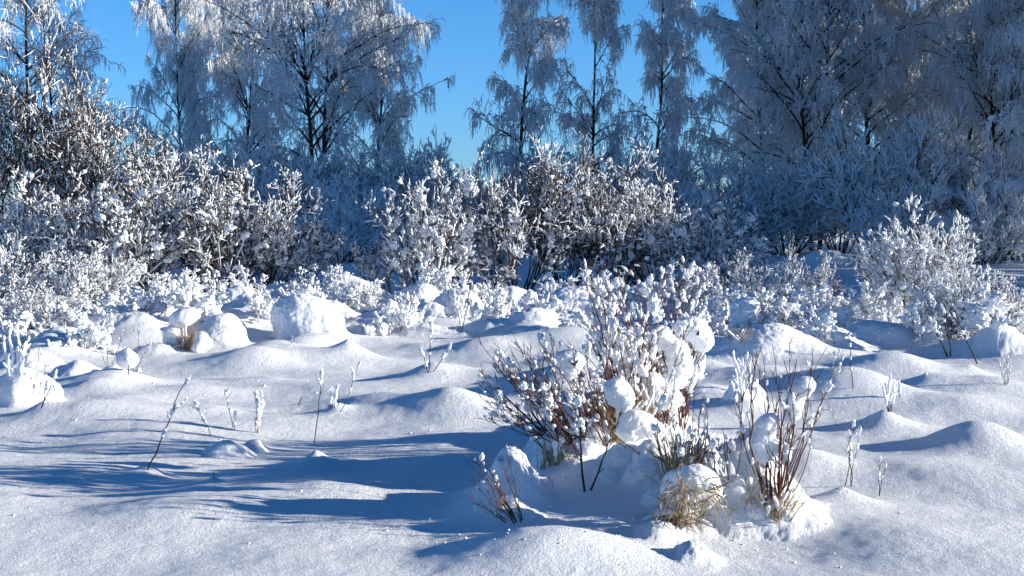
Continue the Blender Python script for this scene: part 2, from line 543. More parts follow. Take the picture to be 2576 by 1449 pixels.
def build_ground():
    fine = np.linspace(-0.42, 0.42, 820)
    out = 0.42 * np.geomspace(1.006, 60, 90)
    s = np.concatenate([-out[::-1], fine, out])
    ys = [4.0]
    while ys[-1] < 70:
        ys.append(ys[-1] * 1.0026)
    while ys[-1] < 3000:
        ys.append(ys[-1] * 1.03)
    ys = np.concatenate([np.linspace(-60, 3.8, 60), ys])
    X = s[None, :] * np.maximum(ys, 4.0)[:, None]
    Y = np.broadcast_to(ys[:, None], X.shape)
    Z = ground_z(X.ravel(), Y.ravel()).reshape(X.shape)
    nr, nc = X.shape
    i = np.arange(nr - 1)[:, None] * nc + np.arange(nc - 1)[None, :]
    g = Geo()
    g.add(np.stack([X, Y, Z], -1), quads=np.stack([i, i + 1, i + nc + 1, i + nc], -1))
    o = bpy.data.objects.new("snow_ground", g.mesh("snow_ground", M_GROUND))
    C.objects.link(o)
    o["kind"] = "structure"
build_ground()

# ------------------------------------------------------------------ woody plants
def shrub_meshes(h, spread, nstem, seed, snow=1.0, frosty=False, twig=M_WILLOW, dens=1.0, blob_r=0.025, sub=1):
    rng = np.random.default_rng(seed)
    th = np.radians(spread) * np.sqrt(rng.random(nstem)); az = rng.uniform(0, 2 * math.pi, nstem)
    S = np.stack([np.cos(az), np.sin(az), 0 * az], 1) * (rng.random(nstem)[:, None] * 0.10 * h); S[:, 2] = -0.15
    D = np.stack([np.sin(th) * np.cos(az), np.sin(th) * np.sin(az), np.cos(th)], 1)
    L = h * rng.uniform(0.72, 1.06, nstem) * (1 - 0.25 * (th / np.radians(spread)) ** 2)
    P0 = grow(S, D, L, 9, 0.055, 0.02, rng)
    r0 = 0.0065 * h * rng.uniform(0.6, 1.2, nstem)
    p, d, t, ix = spawn(P0, int(7 * dens), 0.22, 0.97, 18, 55, rng)
    P1 = grow(p, d, 0.36 * h * (1.12 - 0.75 * t) * rng.uniform(0.6, 1.2, len(p)), 6, 0.09, 0.05, rng)
    p, d, t, ix = spawn(P1, 6, 0.15, 1.0, 20, 60, rng)
    P2 = grow(p, d, 0.115 * h * rng.uniform(0.5, 1.4, len(p)), 5, 0.12, 0.09, rng)
    p, d, t, ix = spawn(P2, 3, 0.15, 0.9, 25, 60, rng)
    P3 = grow(p, d, 0.065 * h * rng.uniform(0.5, 1.4, len(p)), 4, 0.12, 0.08, rng)
    g = Geo()
    rr = 0.0013 * h
    tubes(g, P0, taper(r0, r0 * 0.25, 9), 6)
    tubes(g, P1, taper(np.full(len(P1), 0.0032 * h), np.full(len(P1), rr), 6), 4)
    tubes(g, P2, taper(np.full(len(P2), rr * 1.25), np.full(len(P2), rr * 0.9), 5), 3)
    tubes(g, P3, taper(np.full(len(P3), rr), np.full(len(P3), rr * 0.8), 4), 3)
    me_w = g.mesh("shrub_wood", twig)
    g = Geo()
    if frosty:
        for P, r, q in ((P2, 0.024, 5), (P3, 0.022, 5)):
            P = P[rng.random(len(P)) < 0.72]
            sausage(g, P, r * rng.uniform(0.6, 1.3, len(P)), q, rng, 0.3)
        sel = P1[rng.random(len(P1)) < 0.8]
        sausage(g, sel, 0.02 * rng.uniform(0.7, 1.5, len(sel)), 5, rng, 0.7)
        npick = int(300 * snow)
    else:
        s2 = P2[rng.random(len(P2)) < 0.34 * snow]; s3 = P3[rng.random(len(P3)) < 0.30 * snow]
        sausage(g, s2[:, 1:], blob_r * rng.uniform(0.28, 0.6, len(s2)), 5, rng, 0.9)
        sausage(g, s3, blob_r * rng.uniform(0.28, 0.6, len(s3)), 5, rng, 0.9)
        sel = P1[rng.random(len(P1)) < 0.3 * snow]
        sausage(g, sel[:, 1:5], blob_r * rng.uniform(0.5, 0.95, len(sel)), 6, rng, 0.9)
        sel = P0[rng.random(len(P0)) < 0.5 * snow]
        sausage(g, sel[:, 3:8], blob_r * rng.uniform(0.5, 0.9, len(sel)), 6, rng, 0.9)
        npick = int(820 * snow * dens * nstem / 18)
    allP = np.concatenate([P2[:, ::2][:, :3], P3[:, 1:4]])
    pick = rng.integers(0, len(allP), npick)
    p, d = along(allP[pick], rng.uniform(0.1, 1, npick))
    r = blob_r * np.clip(np.exp(rng.normal(-0.32, 0.42, npick)), 0.3, 2.0)
    p = p + np.array([0, 0, 1]) * (r * 0.6)[:, None]
    blobs(g, p, d * np.array([1, 1, 0.8]), r * rng.uniform(0.85, 1.7, npick), r, sub, rng)
    nb = int(npick * 0.08)
    if nb:
        pick = rng.integers(0, len(P1), nb)
        p, d = along(P1[pick], rng.uniform(0.1, 0.9, nb))
        for j in range(3):
            r = blob_r * rng.uniform(1.2, 3.4, nb) * (1 - 0.2 * j)
            blobs(g, p + rng.normal(size=p.shape) * blob_r * 1.3 + np.array([0, 0, blob_r]), d * np.array([1, 1, 0.4]), r * 1.25, r * 0.9, 2, rng)
    me_s = g.mesh("shrub_snow", M_FROST if frosty else M_SNOW)
    return me_w, me_s

def birch_meshes(h, cr, seed, nlimb=30, dens=1.0, low=0.12, stems=1, droop=1.0, weep=0.55, frost_r=0.021):
    rng = np.random.default_rng(seed)
    S = np.stack([rng.normal(size=stems) * 0.18, rng.normal(size=stems) * 0.18, np.full(stems, -0.2)], 1)
    D = np.stack([rng.normal(size=stems) * 0.10, rng.normal(size=stems) * 0.06, np.ones(stems)], 1)
    if stems > 1:
        D[:, 0] = np.linspace(-0.10, 0.12, stems)
    T = grow(S, D, h * rng.uniform(0.9, 1.0, stems), 16, 0.035, 0.04, rng)
    gt = Geo()
    tr = 0.0092 * h * (0.8 if stems > 1 else 1.0)
    tubes(gt, T, taper(np.full(stems, tr), np.full(stems, 0.012), 16), 9)
    per = nlimb // stems
    p, d, t, ix = spawn(T, per, low, 0.985, 30, 62, rng, 0.85)
    d[:, 2] = np.abs(d[:, 2]) * 0.7 + 0.2
    prof = np.interp(t, [0, 0.15, 0.4, 0.7, 1.0], [0.75, 0.95, 1.0, 0.7, 0.22])
    L = cr * 1.25 * prof * rng.uniform(0.6, 1.15, len(p))
    P1 = grow(p, d, L, 9, 0.08, -0.045 * droop, rng)
    r1 = 0.0040 * h * (1.1 - 0.8 * t)
    tubes(gt, P1, taper(r1, np.full(len(P1), 0.012), 9), 5)
    p, d, t2, ix = spawn(P1, 9, 0.15, 1.0, 22, 55, rng)
    P2 = grow(p, d, np.minimum(L[ix], 3.5) * 0.42 * (1.15 - 0.6 * t2) * rng.uniform(0.6, 1.2, len(p)), 6, 0.12, -0.10 * droop, rng)
    tubes(gt, P2, taper(np.full(len(P2), 0.015), np.full(len(P2), 0.007), 6), 4)
    p, d, t3, ix = spawn(P2, 4, 0.2, 1.0, 20, 60, rng)
    P3 = grow(p, d, rng.uniform(0.35, 0.9, len(p)), 5, 0.14, -0.2 * droop, rng)
    tubes(gt, P3, taper(np.full(len(P3), 0.008), np.full(len(P3), 0.006), 5), 3)
    me_t = gt.mesh("birch_wood", M_BARK)
    gf = Geo()
    # hanging frosted twigs
    base = np.concatenate([P2[:, :5], P3])
    n = int(6500 * dens * nlimb / 30)
    pick = rng.integers(0, len(base), n)
    p, d = along(base[pick], rng.random(n))
    hang = rng.random(n) < weep
    d = d + rng.normal(size=d.shape) * 0.5
    d[:, 2] -= np.where(hang, 0.7, -0.1)
    Ls = np.where(hang, rng.uniform(0.2, 0.85, n) * rng.uniform(0.6, 1.15, n), rng.uniform(0.12, 0.4, n))
    P4 = grow(p, d, Ls * 0.85, 5, 0.2, np.where(hang, -0.75, -0.05), rng)
    R = np.array([0.5, 1.0, 1.05, 0.9, 0.3])[None] * frost_r * rng.uniform(0.5, 1.15, (n, 1)) * rng.uniform(0.7, 1.25, (n, 5))
    tubes(gf, P4, R, 4)
    # frost and snow on the boughs
    sausage(gf, P3, frost_r * rng.uniform(0.5, 1.0, len(P3)), 4, rng, 0.6)
    s2 = P2[rng.random(len(P2)) < 0.5]
    sausage(gf, s2, frost_r * rng.uniform(0.6, 1.25, len(s2)), 5, rng, 0.8)
    s1 = P1[rng.random(len(P1)) < 0.35]
    sausage(gf, s1[:, 2:8], frost_r * rng.uniform(0.8, 1.6, len(s1)), 6, rng, 0.9)
    nb = int(240 * dens)
    pick = rng.integers(0, len(P2), nb)
    p, d = along(P2[pick], rng.random(nb))
    r = rng.uniform(0.03, 0.08, nb)
    blobs(gf, p + np.array([0, 0, 0.03]), d * np.array([1, 1, 0.5]), r * 1.6, r, 1, rng)
    me_f = gf.mesh("birch_frost", M_FROST)
    return me_t, me_f

PLANTS = {
    'vase': shrub_meshes(3.2, 48, 20, 1),
    'dense': shrub_meshes(3.0, 62, 24, 2, snow=1.0, dens=1.1),
    'tall': shrub_meshes(5.2, 34, 22, 3, snow=0.9, dens=1.15),
    'loose': shrub_meshes(2.8, 55, 14, 4, snow=0.95),
    'upright': shrub_meshes(2.2, 36, 16, 5, snow=1.0, blob_r=0.024),
    'laden': shrub_meshes(1.6, 70, 18, 6, snow=0.95, blob_r=0.028),
    'bright': shrub_meshes(3.0, 50, 22, 11, snow=1.5, dens=1.15, blob_r=0.027),
    'small': shrub_meshes(0.9, 50, 8, 7, snow=1.2, blob_r=0.026, dens=0.6, twig=M_TWIG),
    'alder': shrub_meshes(5.0, 42, 16, 8, frosty=True, dens=1.2),
    'thicket': shrub_meshes(3.6, 58, 20, 9, frosty=True, dens=1.2),
    'birch_wide': birch_meshes(15.5, 4.4, 21, nlimb=96, dens=1.45, stems=2, low=0.04, weep=0.35, frost_r=0.0165),
    'birch_full': birch_meshes(16.5, 4.2, 22, nlimb=60, dens=2.1, weep=0.6, low=0.07, frost_r=0.019),
    'birch_slim': birch_meshes(14.5, 2.3, 23, nlimb=38, dens=1.1, low=0.10, weep=0.65, frost_r=0.020),
    'birch_thin': birch_meshes(14.0, 2.1, 24, nlimb=36, dens=1.05, low=0.11, weep=0.6, frost_r=0.020),
    'birch_open': birch_meshes(15.0, 3.4, 25, nlimb=32, dens=0.6, weep=0.75, frost_r=0.016),
}
REF_H = {'bright': 2.9, 'vase': 3.1, 'dense': 2.6, 'tall': 5.2, 'loose': 2.6, 'upright': 2.2, 'laden': 1.3, 'small': 0.9, 'alder': 4.9, 'thicket': 3.2,
         'birch_wide': 15, 'birch_full': 16, 'birch_slim': 14.2, 'birch_thin': 13.8, 'birch_open': 14.6}
_rot = np.random.default_rng(77)

def place_shrub(kind, px, py, hpx, label, group, wide=1.0, name='snowy_shrub', rz=None):
    x, y = flat(px, py)
    s = hpx * y / F / REF_H[kind]
    rz = _rot.uniform(0, 6.28) if rz is None else rz
    t = thing(name, label, 'shrub', (x, y, gz(x, y) - 0.02), rz, group, (s * wide, s * wide, s))
    part('stem', PLANTS[kind][0], t)
    part('snow_load', PLANTS[kind][1], t)
    return t

def place_birch(kind, px, y, h, label, group, wide=1.0, rz=None):
    x = (px - 1288) * y / F
    s = h / REF_H[kind]
    rz = _rot.uniform(0, 6.28) if rz is None else rz
    t = thing('birch_tree', label, 'tree', (x, y, gz(x, y)), rz, group, (s * wide, s * wide, s))
    part('trunk', PLANTS[kind][0], t)
    part('crown', PLANTS[kind][1], t)
    return t

GL, GM, GR, GS = 'sunlit shrubs on the bright side of the clearing', 'shrubs along the middle of the thicket', 'shrubs beside the shaded wood', 'small twiggy bushes in the open snow'
for a in [
    ('tall', 40, 712, 640, 'tallest snow dotted willow shrub, against the thin hanging birch twigs', GL, 0.8),
    ('tall', 190, 716, 540, 'tall sunlit willow shrub rising beside the narrow strip of sky', GL, 0.75),
    ('tall', 300, 722, 440, 'broad sunlit shrub sloping down between the tallest willow and vase shaped shrub', GL, 0.85),
    ('bright', 120, 740, 330, 'dense low shrub loaded with snow clumps under the tallest willow', GL, 1.0),
    ('dense', 290, 745, 330, 'dense tangled shrub with dark bent boughs and heavy snow balls', GL, 1.0),
    ('vase', 430, 742, 350, 'vase shaped shrub with bare dark stems fanning from one foot', GL, 1.0),
    ('vase', 560, 745, 350, 'reddish vase shaped shrub capped by a round snow ball at mid height', GL, 1.0),
    ('vase', 650, 742, 310, 'slanting shrub leaning over the blue shaded hollow', GL, 0.9),
    ('loose', 730, 738, 210, 'loose low shrub at the end of the sunlit thicket, dark gap behind', GL, 1.0),
    ('loose', 40, 800, 230, 'snow laden shrub at the picture edge above the arched snow bank', GL, 1.0),
    ('bright', 220, 800, 190, 'squat shrub hung with fist sized snow lumps, before the dense thicket', GL, 1.1),
    ('loose', 110, 860, 170, 'low bush arching under a thick snow slab near frosted stalks', GL, 1.1),
    ('upright', 1065, 748, 345, 'slim upright shrub standing under the gap of open sky', GM, 0.85),
    ('loose', 985, 745, 220, 'bowed shrub with one long snow covered bough bending to the snow', GM, 0.8),
    ('loose', 1210, 742, 170, 'short shaded shrub in the hollow between two taller shrubs', GM, 1.0),
    ('vase', 1300, 742, 370, 'sunlit topped shrub before the first of three slim birches', GM, 0.8),
    ('tall', 1420, 738, 375, 'tallest central shrub with bright tips before the second slim birch', GM, 0.8),
    ('vase', 1540, 738, 350, 'central shrub with dark upright stem behind the tall red twigged shrub', GM, 0.9),
    ('dense', 1660, 735, 270, 'rounded snow dotted shrub sloping down towards the shaded wood', GM, 1.0),
    ('upright', 1790, 735, 230, 'narrow shrub with snow tipped rods beside the blue shaded wood', GM, 1.1),
    ('upright', 1880, 740, 170, 'lower rod like shrub at the end of the central thicket', GM, 1.0),
    ('bright', 2330, 822, 335, 'large bright shrub standing alone in front of the blue wood', GR, 0.85),
    ('bright', 2440, 872, 245, 'thickly coated shrub in front of the large bright shrub', GR, 0.95),
    ('upright', 2250, 800, 200, 'greyish half shaded shrub leaning beside the large bright shrub', GR, 1.2),
    ('bright', 2560, 880, 200, 'snow weighted shrub cut off by the picture edge', GR, 0.9),
    ('loose', 1890, 800, 180, 'snow smothered shrub behind the snow hooded stump', GR, 0.9),
    ('loose', 2040, 800, 200, 'sparse shrub with separate snow beads on dark blue shade', GR, 0.7),
    ('laden', 1990, 860, 130, 'flattened bush buried under bright snow folds', GR, 1.2),
    ('small', 2120, 870, 130, 'twiggy bush between flattened bush and rounded drift', GR, 1.0),
    ('small', 480, 850, 145, 'small bush with snow tufts rising behind the tan grass tussock', GS, 1.2),
    ('small', 570, 830, 150, 'thin grey twigged bush over the white snow cone', GS, 0.8),
    ('small', 890, 790, 110, 'little bush bent over the pile of rounded snow lumps', GS, 1.1),
    ('small', 985, 850, 140, 'little bush holding two hanging snow clods beside big shaded drift', GS, 0.9),
    ('small', 1165, 830, 140, 'lone forked bush with two snow clods on thin stems', GS, 0.6),
    ('small', 1335, 830, 150, 'little bush sprouting from a white snow lump before the blue mound', GS, 0.9),
    ('small', 1260, 800, 110, 'tiny bush with upright snow fingers in blue shade', GS, 0.8),
    ('laden', 620, 785, 96, 'low laden bush between white snow cone and slanting shrub', GM, 1.0),
    ('laden', 800, 770, 88, 'low laden bush beside the snow slab on the bent branch', GM, 1.1),
    ('laden', 920, 790, 81, 'low laden bush behind the little bent bush', GM, 1.1),
    ('laden', 1140, 775, 96, 'low laden bush covering the side of the two peaked mound', GM, 1.0),
    ('laden', 1230, 790, 74, 'low laden bush behind the lone forked bush', GM, 1.1),
    ('laden', 1400, 790, 88, 'low laden bush at the shaded side of the wide blue mound', GM, 1.1),
    ('laden', 1520, 790, 88, 'low laden bush seen through the tall red twigged shrub', GM, 1.0),
    ('laden', 1720, 790, 96, 'low laden bush at the sunny side of the tall red twigged shrub', GM, 1.1),
    ('laden', 1830, 830, 96, 'low laden bush against the stump hood', GR, 1.0),
    ('laden', 2090, 830, 96, 'low laden bush between sparse shrub and round backed drift', GR, 1.1),
    ('laden', 2210, 830, 96, 'low laden bush at the foot of the half shaded shrub', GR, 1.0),
    ('laden', 2380, 880, 96, 'low laden bush at the foot of the large bright shrub', GR, 1.1),
    ('laden', 2500, 880, 96, 'low laden bush before the edge shrub', GR, 1.0),
    ('laden', 360, 800, 96, 'low laden bush before the dark bent boughs', GL, 1.1),
    ('laden', 500, 790, 81, 'low laden bush at the foot of the vase shaped shrub', GL, 1.1),
    ('laden', 60, 850, 96, 'low laden bush over the arched snow bank', GL, 1.1),
    ('small', 650, 845, 90, 'stubby twigs poking between white snow cone and largest drift', GS, 1.0),
    ('small', 770, 800, 110, 'dark twig fan behind the top of the largest drift', GS, 1.2),
    ('small', 830, 840, 80, 'small dark sprig at the bright end of the largest drift', GS, 1.0),
    ('small', 1040, 835, 110, 'thin sprig on the low blue bank', GS, 0.8),
    ('small', 1120, 770, 150, 'dark twigs rising out of the two peaked mound', GS, 0.9),
    ('small', 1400, 830, 110, 'twig fan beside the white lump and wide blue mound', GS, 1.1),
    ('small', 1460, 860, 90, 'low sprig in front of the wide blue mound', GS, 1.1),
    ('small', 350, 850, 110, 'sprig between sunlit bank and tan tussock', GS, 1.1),
    ('small', 280, 820, 120, 'snow hung sprig before the squat shrub', GS, 1.2),
    ('small', 60, 880, 130, 'sprig under the arched bank at the picture edge', GS, 1.1),
    ('small', 160, 860, 100, 'sprig at the end of the arched bank', GS, 1.1),
    ('small', 1820, 850, 120, 'sprig in front of the snow hooded stump', GS, 1.0),
    ('small', 2080, 890, 110, 'sprig at the sunny end of the overhanging block', GS, 1.1),
    ('small', 2200, 850, 130, 'sprig above the round backed drift', GS, 0.9),
    ('small', 2300, 880, 120, 'sprig between round backed drift and dark forked branch', GS, 1.0),
    ('small', 2500, 900, 140, 'bushy sprig under the edge shrub', GS, 1.1),
    ('small', 2010, 830, 150, 'taller sprig on the bright folded bank', GS, 1.0),
    ('small', 1930, 830, 130, 'sprig over the smothered shrub', GS, 1.0),
    ('small', 210, 900, 130, 'wispy bush of bare arcs in front of arched snow bank', GS, 1.0),
]:
    place_shrub(*a)

GF = 'frosted bushes in the shade of the wood'
for a in [
    ('alder', 2200, 650, 430, 'tall frosted alder standing blue in the shade before the wood', GF, 0.95),
    ('alder', 2110, 640, 300, 'lower frosted alder at the foot of the dark double trunk', GF, 0.9),
    ('alder', 2430, 650, 300, 'frosted alder with pale blue tips behind the large bright shrub', GF, 0.9),
    ('alder', 2550, 655, 330, 'frosted alder at the picture edge beneath drooping birch boughs', GF, 0.8),
    ('thicket', 1980, 640, 230, 'blue frosted thicket between the wood and the snow hooded stump', GF, 1.1),
    ('thicket', 1850, 640, 250, 'blue frosted thicket behind the narrow rod tipped shrub', GF, 1.0),
    ('alder', 1720, 640, 330, 'frosted bush with open twigs against the last strip of sky', GF, 0.8),
    ('alder', 1600, 635, 250, 'grey frosted bush around the foot of the third slim birch', GF, 0.9),
    ('alder', 1390, 635, 310, 'arching frosted bush between the first and second slim birch', GF, 0.8),
    ('alder', 1260, 635, 230, 'frosted bush with drooping tips beside the open sky', GF, 0.9),
    ('thicket', 1490, 635, 220, 'low frosted thicket under the second slim birch', GF, 1.0),
    ('thicket', 1190, 630, 190, 'dark frosted thicket closing the gap of sky', GF, 0.9),
    ('thicket', 1060, 640, 200, 'dark thicket at the shaded foot of the wide birch', GF, 1.0),
    ('alder', 1045, 640, 330, 'shaded frosted bush rising to the lowest bough of the wide birch', GF, 0.8),
    ('alder', 930, 640, 280, 'shaded frosted bush between wide birch and slim upright shrub', GF, 0.9),
    ('alder', 800, 640, 300, 'shaded frosted bush right under the wide birch trunks', GF, 0.9),
    ('thicket', 860, 660, 220, 'tangled dark thicket in the hollow behind the loose low shrub', GF, 1.0),
    ('thicket', 690, 640, 280, 'frosted thicket rising behind the slanting shrub', GF, 1.0),
    ('alder', 560, 640, 300, 'frosted bush half hidden behind the reddish vase shaped shrub', GF, 1.0),
    ('alder', 420, 640, 300, 'frosted bush half hidden behind the broad sloping shrub', GF, 1.0),
    ('thicket', 1560, 655, 190, 'low frosted bush deep in the central thicket', GF, 1.0),
    ('thicket', 2300, 660, 210, 'frosted bush in deep blue shade beside dark leaning stems', GF, 1.0),
    ('thicket', 1730, 660, 200, 'low frosted bush behind the rounded snow dotted shrub', GF, 1.0),
    ('thicket', 2480, 670, 200, 'low frosted bush behind the thickly coated shrub', GF, 1.0),
]:
    place_shrub(*a, name='frosted_bush')

GB, GC, GW = 'birches on the sunlit side', 'slim birches standing against the sky', 'birches of the shaded wood'
for a in [
    ('birch_open', 60, 56, 13.5, 'airy birch with thin hanging twigs behind the tallest willow', GB, 1.0),
    ('birch_open', 130, 62, 13.0, 'thin hanging birch next to the narrow strip of sky', GB, 0.75),
    ('birch_full', 590, 74, 17.0, 'full birch with a warm sunlit trunk behind the wide birch', GB, 0.72),
    ('birch_full', 480, 70, 16.0, 'frosted birch bordering the narrow strip of sky', GB, 0.5),
    ('birch_wide', 815, 60, 15.5, 'wide dark branched birch with double trunk', GB, 0.88, 3.6),
    ('birch_full', 925, 66, 14.0, 'bushy birch filling the wide birch side facing the open sky', GB, 0.68),
    ('birch_slim', 1298, 62, 14.5, 'first slim birch beside the broad sky gap, boughs hung with frost', GC, 0.76),
    ('birch_thin', 1492, 66, 14.5, 'second slim birch, straight dark trunk in the middle of three', GC, 0.70),
    ('birch_slim', 1640, 74, 16.0, 'third slim birch with sunlit crooked trunk next to the wood', GC, 0.76),
    ('birch_full', 1955, 72, 15.5, 'drooping birch at the edge of the shaded wood', GW, 0.88),
    ('birch_wide', 2060, 66, 16.0, 'birch with dark double trunk reaching down to blue shade', GW, 0.9),
    ('birch_full', 2210, 70, 16.5, 'birch with straight speckled trunk above the tall frosted alder', GW, 0.9),
    ('birch_full', 2390, 74, 16.0, 'pale drooping birch behind the large bright shrub', GW, 0.9),
    ('birch_wide', 2530, 64, 15.5, 'heavily drooping birch at the picture edge', GW, 0.85),
    ('birch_full', 1990, 82, 16.0, 'deeper birch filling the space behind the double trunk', GW, 1.0),
    ('birch_full', 2300, 86, 17.0, 'deeper birch between the speckled trunk and pale drooping birch', GW, 1.0),
    ('birch_full', 2480, 90, 17.0, 'farther birch closing the wood behind the drooping boughs', GW, 1.0),
    ('birch_full', 1880, 90, 13.0, 'farther birch at the thin edge of the wood', GW, 0.5),
]:
    place_birch(*a)
# the rest of the wood beyond the picture edge, which shades the trees in view
for i, (x, y, h) in enumerate([(15, 29, 4.2), (17.5, 30, 5.2), (20, 27.5, 5.6), (16, 32, 5.6), (17.5, 34, 6.5), (20.5, 35, 9), (18.5, 38, 11), (24, 34, 9), (20, 41, 15), (23, 46, 18), (20.5, 51, 18), (26, 41, 16), (28, 48, 19), (23, 57, 19), (32, 44, 18), (35, 40, 16), (24, 66, 19), (25, 53, 19), (30, 55, 20), (24, 62, 15), (28, 70, 16), (31, 60, 15), (36, 66, 16), (40, 58, 15), (44, 70, 16), (33, 52, 14), (40, 49, 14), (48, 54, 15),
                               (27, 82, 16), (37, 80, 16), (52, 64, 16), (56, 74, 16), (46, 45, 12)]):
    t = thing('birch_tree', 'one of the birches continuing the shaded wood beyond the view', 'tree', (x, y, gz(x, y)), _rot.uniform(0, 6.28), 'birches beyond the view', (0.95, 0.95, h / 16))
    part('trunk', PLANTS['birch_full'][0], t); part('crown', PLANTS['birch_full'][1], t)

# far wood seen as one line through the gap
def far_wood():
    rng = np.random.default_rng(40)
    g = Geo()
    n = 900
    x = rng.uniform(-160, 160, n); y = rng.uniform(170, 240, n); h = rng.uniform(3.5, 8.5, n)
    S = np.stack([x, y, 0 * x], 1)
    P = grow(S, np.tile([0, 0, 1.0], (n, 1)), h, 6, 0.03, 0.1, rng)
    tubes(g, P, taper(np.full(n, 0.12), np.full(n, 0.02), 6), 4)
    p, d, t, ix = spawn(P, 45, 0.1, 1.0, 30, 80, rng)
    Q = grow(p, d, h[ix] * 0.24 * (1.15 - t), 4, 0.1, 0.02, rng)
    tubes(g, Q, taper(np.full(len(Q), 0.08), np.full(len(Q), 0.03), 4), 3)
    o = bpy.data.objects.new("distant_wood", g.mesh("distant_wood", material("far_twigs", wood_build((0.16, 0.13, 0.11), (0.5, 0.5, 0.5), 0.8))))
    C.objects.link(o)
    o["kind"] = "stuff"; o["label"] = "far frosted wood seen low through the sky gap"; o["category"] = "wood"
far_wood()

# ------------------------------------------------------------------ snow mounds over buried bushes
def snow_mound(px, py, w, h, label, seed, n=5, over=0.0, name='snow_mound', depth=0.8, cone=False):
    rng = np.random.default_rng(seed)
    x, y = flat(px, py)
    s = y / F
    W, H = w * s * 0.88, h * s * 0.60
    y2 = y + W * 0.4 * depth
    z = gz(x, y2)
    pr = [(x, y2, z - H * 0.10, W * 0.42, W * 0.40 * depth, H * 0.72)]
    if cone:
        pr = [(x, y2, z, W * 0.5, W * 0.5, H * 0.45), (x, y2, z + H * 0.4, W * 0.24, W * 0.24, H * 0.5)]
    for c in range(2 if cone else 3):           # snow draped along bent, buried branches
        a = rng.uniform(-0.6, 0.6) + (math.pi if rng.random() < 0.5 else 0)
        if c == 2:
            a = -math.pi / 2 + rng.uniform(-0.5, 0.5)
        top = H * rng.uniform(0.55, 0.95)
        x0, y0 = x + rng.normal() * W * 0.08, y2 + rng.normal() * W * 0.08
        for q in np.linspace(0, 1, 5):
            r = W * rng.uniform(0.10, 0.17) * (1 - 0.35 * q)
            pr.append((x0 + math.cos(a) * q * W * 0.48, y0 + math.sin(a) * q * W * 0.42 * depth, z + top * (1 - 0.85 * q ** 1.6) - r * 0.4, r, r, r * rng.uniform(0.8, 1.1)))
    for k in range(n):
        a = rng.uniform(0, 2 * math.pi); q = rng.uniform(0.4, 1.0)
        rr = rng.uniform(0.07, 0.16)
        top = 1 - 0.85 * q * q
        pr.append((x + math.cos(a) * q * W * 0.42, y2 + math.sin(a) * q * W * 0.4 * depth, z + H * top * rng.uniform(0.35, 0.7), W * rr, W * rr, W * rr * 0.8))
    hh = max(W / 60, 0.012)
    v, q = snow_body(pr, hh, k=0.045 * W, amp=0.020 * W, scale=6.0 / W, seed=seed, floor=z - 0.35, blend=0.34 * W, lobes=4)
    g = Geo(); g.add(v, quads=q)
    o = bpy.data.objects.new(name, g.mesh(name, M_LUMP))
    C.objects.link(o)
    o["label"] = label; o["category"] = 'snow mound'; o["group"] = 'snow mounds over buried bushes'
    return o

for i, a in enumerate([
    (745, 862, 185, 74, 'largest drift in open snow, blue back and bright rounded end'),
    (590, 835, 210, 140, 'broad smooth snow mound behind the white snow cone'),
    (865, 772, 190, 78, 'snow slab resting on a dark bent branch'),
    (1065, 790, 190, 118, 'two peaked snow mound beneath the slim upright shrub'),
    (185, 945, 120, 62, 'lumpy snow heap under frost laden grass by the frosted stalks'),
    (90, 818, 250, 80, 'arched snow bank over bent twigs'),
    (330, 735, 90, 75, 'snow pillow standing up from the squat shrub'),
    (1440, 800, 210, 100, 'wide blue mound behind the tall red twigged shrub'),
    (1880, 810, 210, 120, 'snow bank heaped on the smothered shrub'),
    (2000, 850, 210, 100, 'bright folded snow bank over the flattened bush'),
    (1950, 918, 240, 92, 'overhanging snow block with dark grass under its edge'),
    (2225, 880, 180, 72, 'round backed drift with one bright end'),
]):
    snow_mound(*a, seed=100 + i)
snow_mound(562, 866, 110, 78, 'white snow cone beside the tan grass tussock', 201, 5, cone=True)
snow_mound(575, 1142, 110, 46, 'knobbly snow lump with weed stalks on the open snow', 202, 4)
snow_mound(635, 1128, 70, 40, 'small pointed lump at the foot of the tied stalks', 203, 3, cone=True)
snow_mound(1870, 1042, 100, 62, 'rough snow lump under the cluster of frosted rods', 204, 4)
snow_mound(1755, 940, 50, 30, 'small smooth snow ball beside the tall red twigged shrub', 205, 2)
snow_mound(40, 1045, 160, 74, 'snow heap at the foot of the frosted stalks', 206, 4)
snow_mound(285, 945, 75, 32, 'small heap below the snow ball on a stick', 207, 3)

# ------------------------------------------------------------------ stalks, weeds, grass
def curve_between(a, b, K, bow, rng, jit=0.01):
    a, b = np.asarray(a), np.asarray(b)
    s = np.linspace(0, 1, K)[:, None]
    L = np.linalg.norm(b - a)
    side = unit(np.cross(b - a, rng.normal(size=3)))
    P = a + (b - a) * s + side * (np.sin(s * math.pi) * bow * L)
    P[1:-1] += rng.normal(size=(K - 2, 3)) * jit * L
    return P

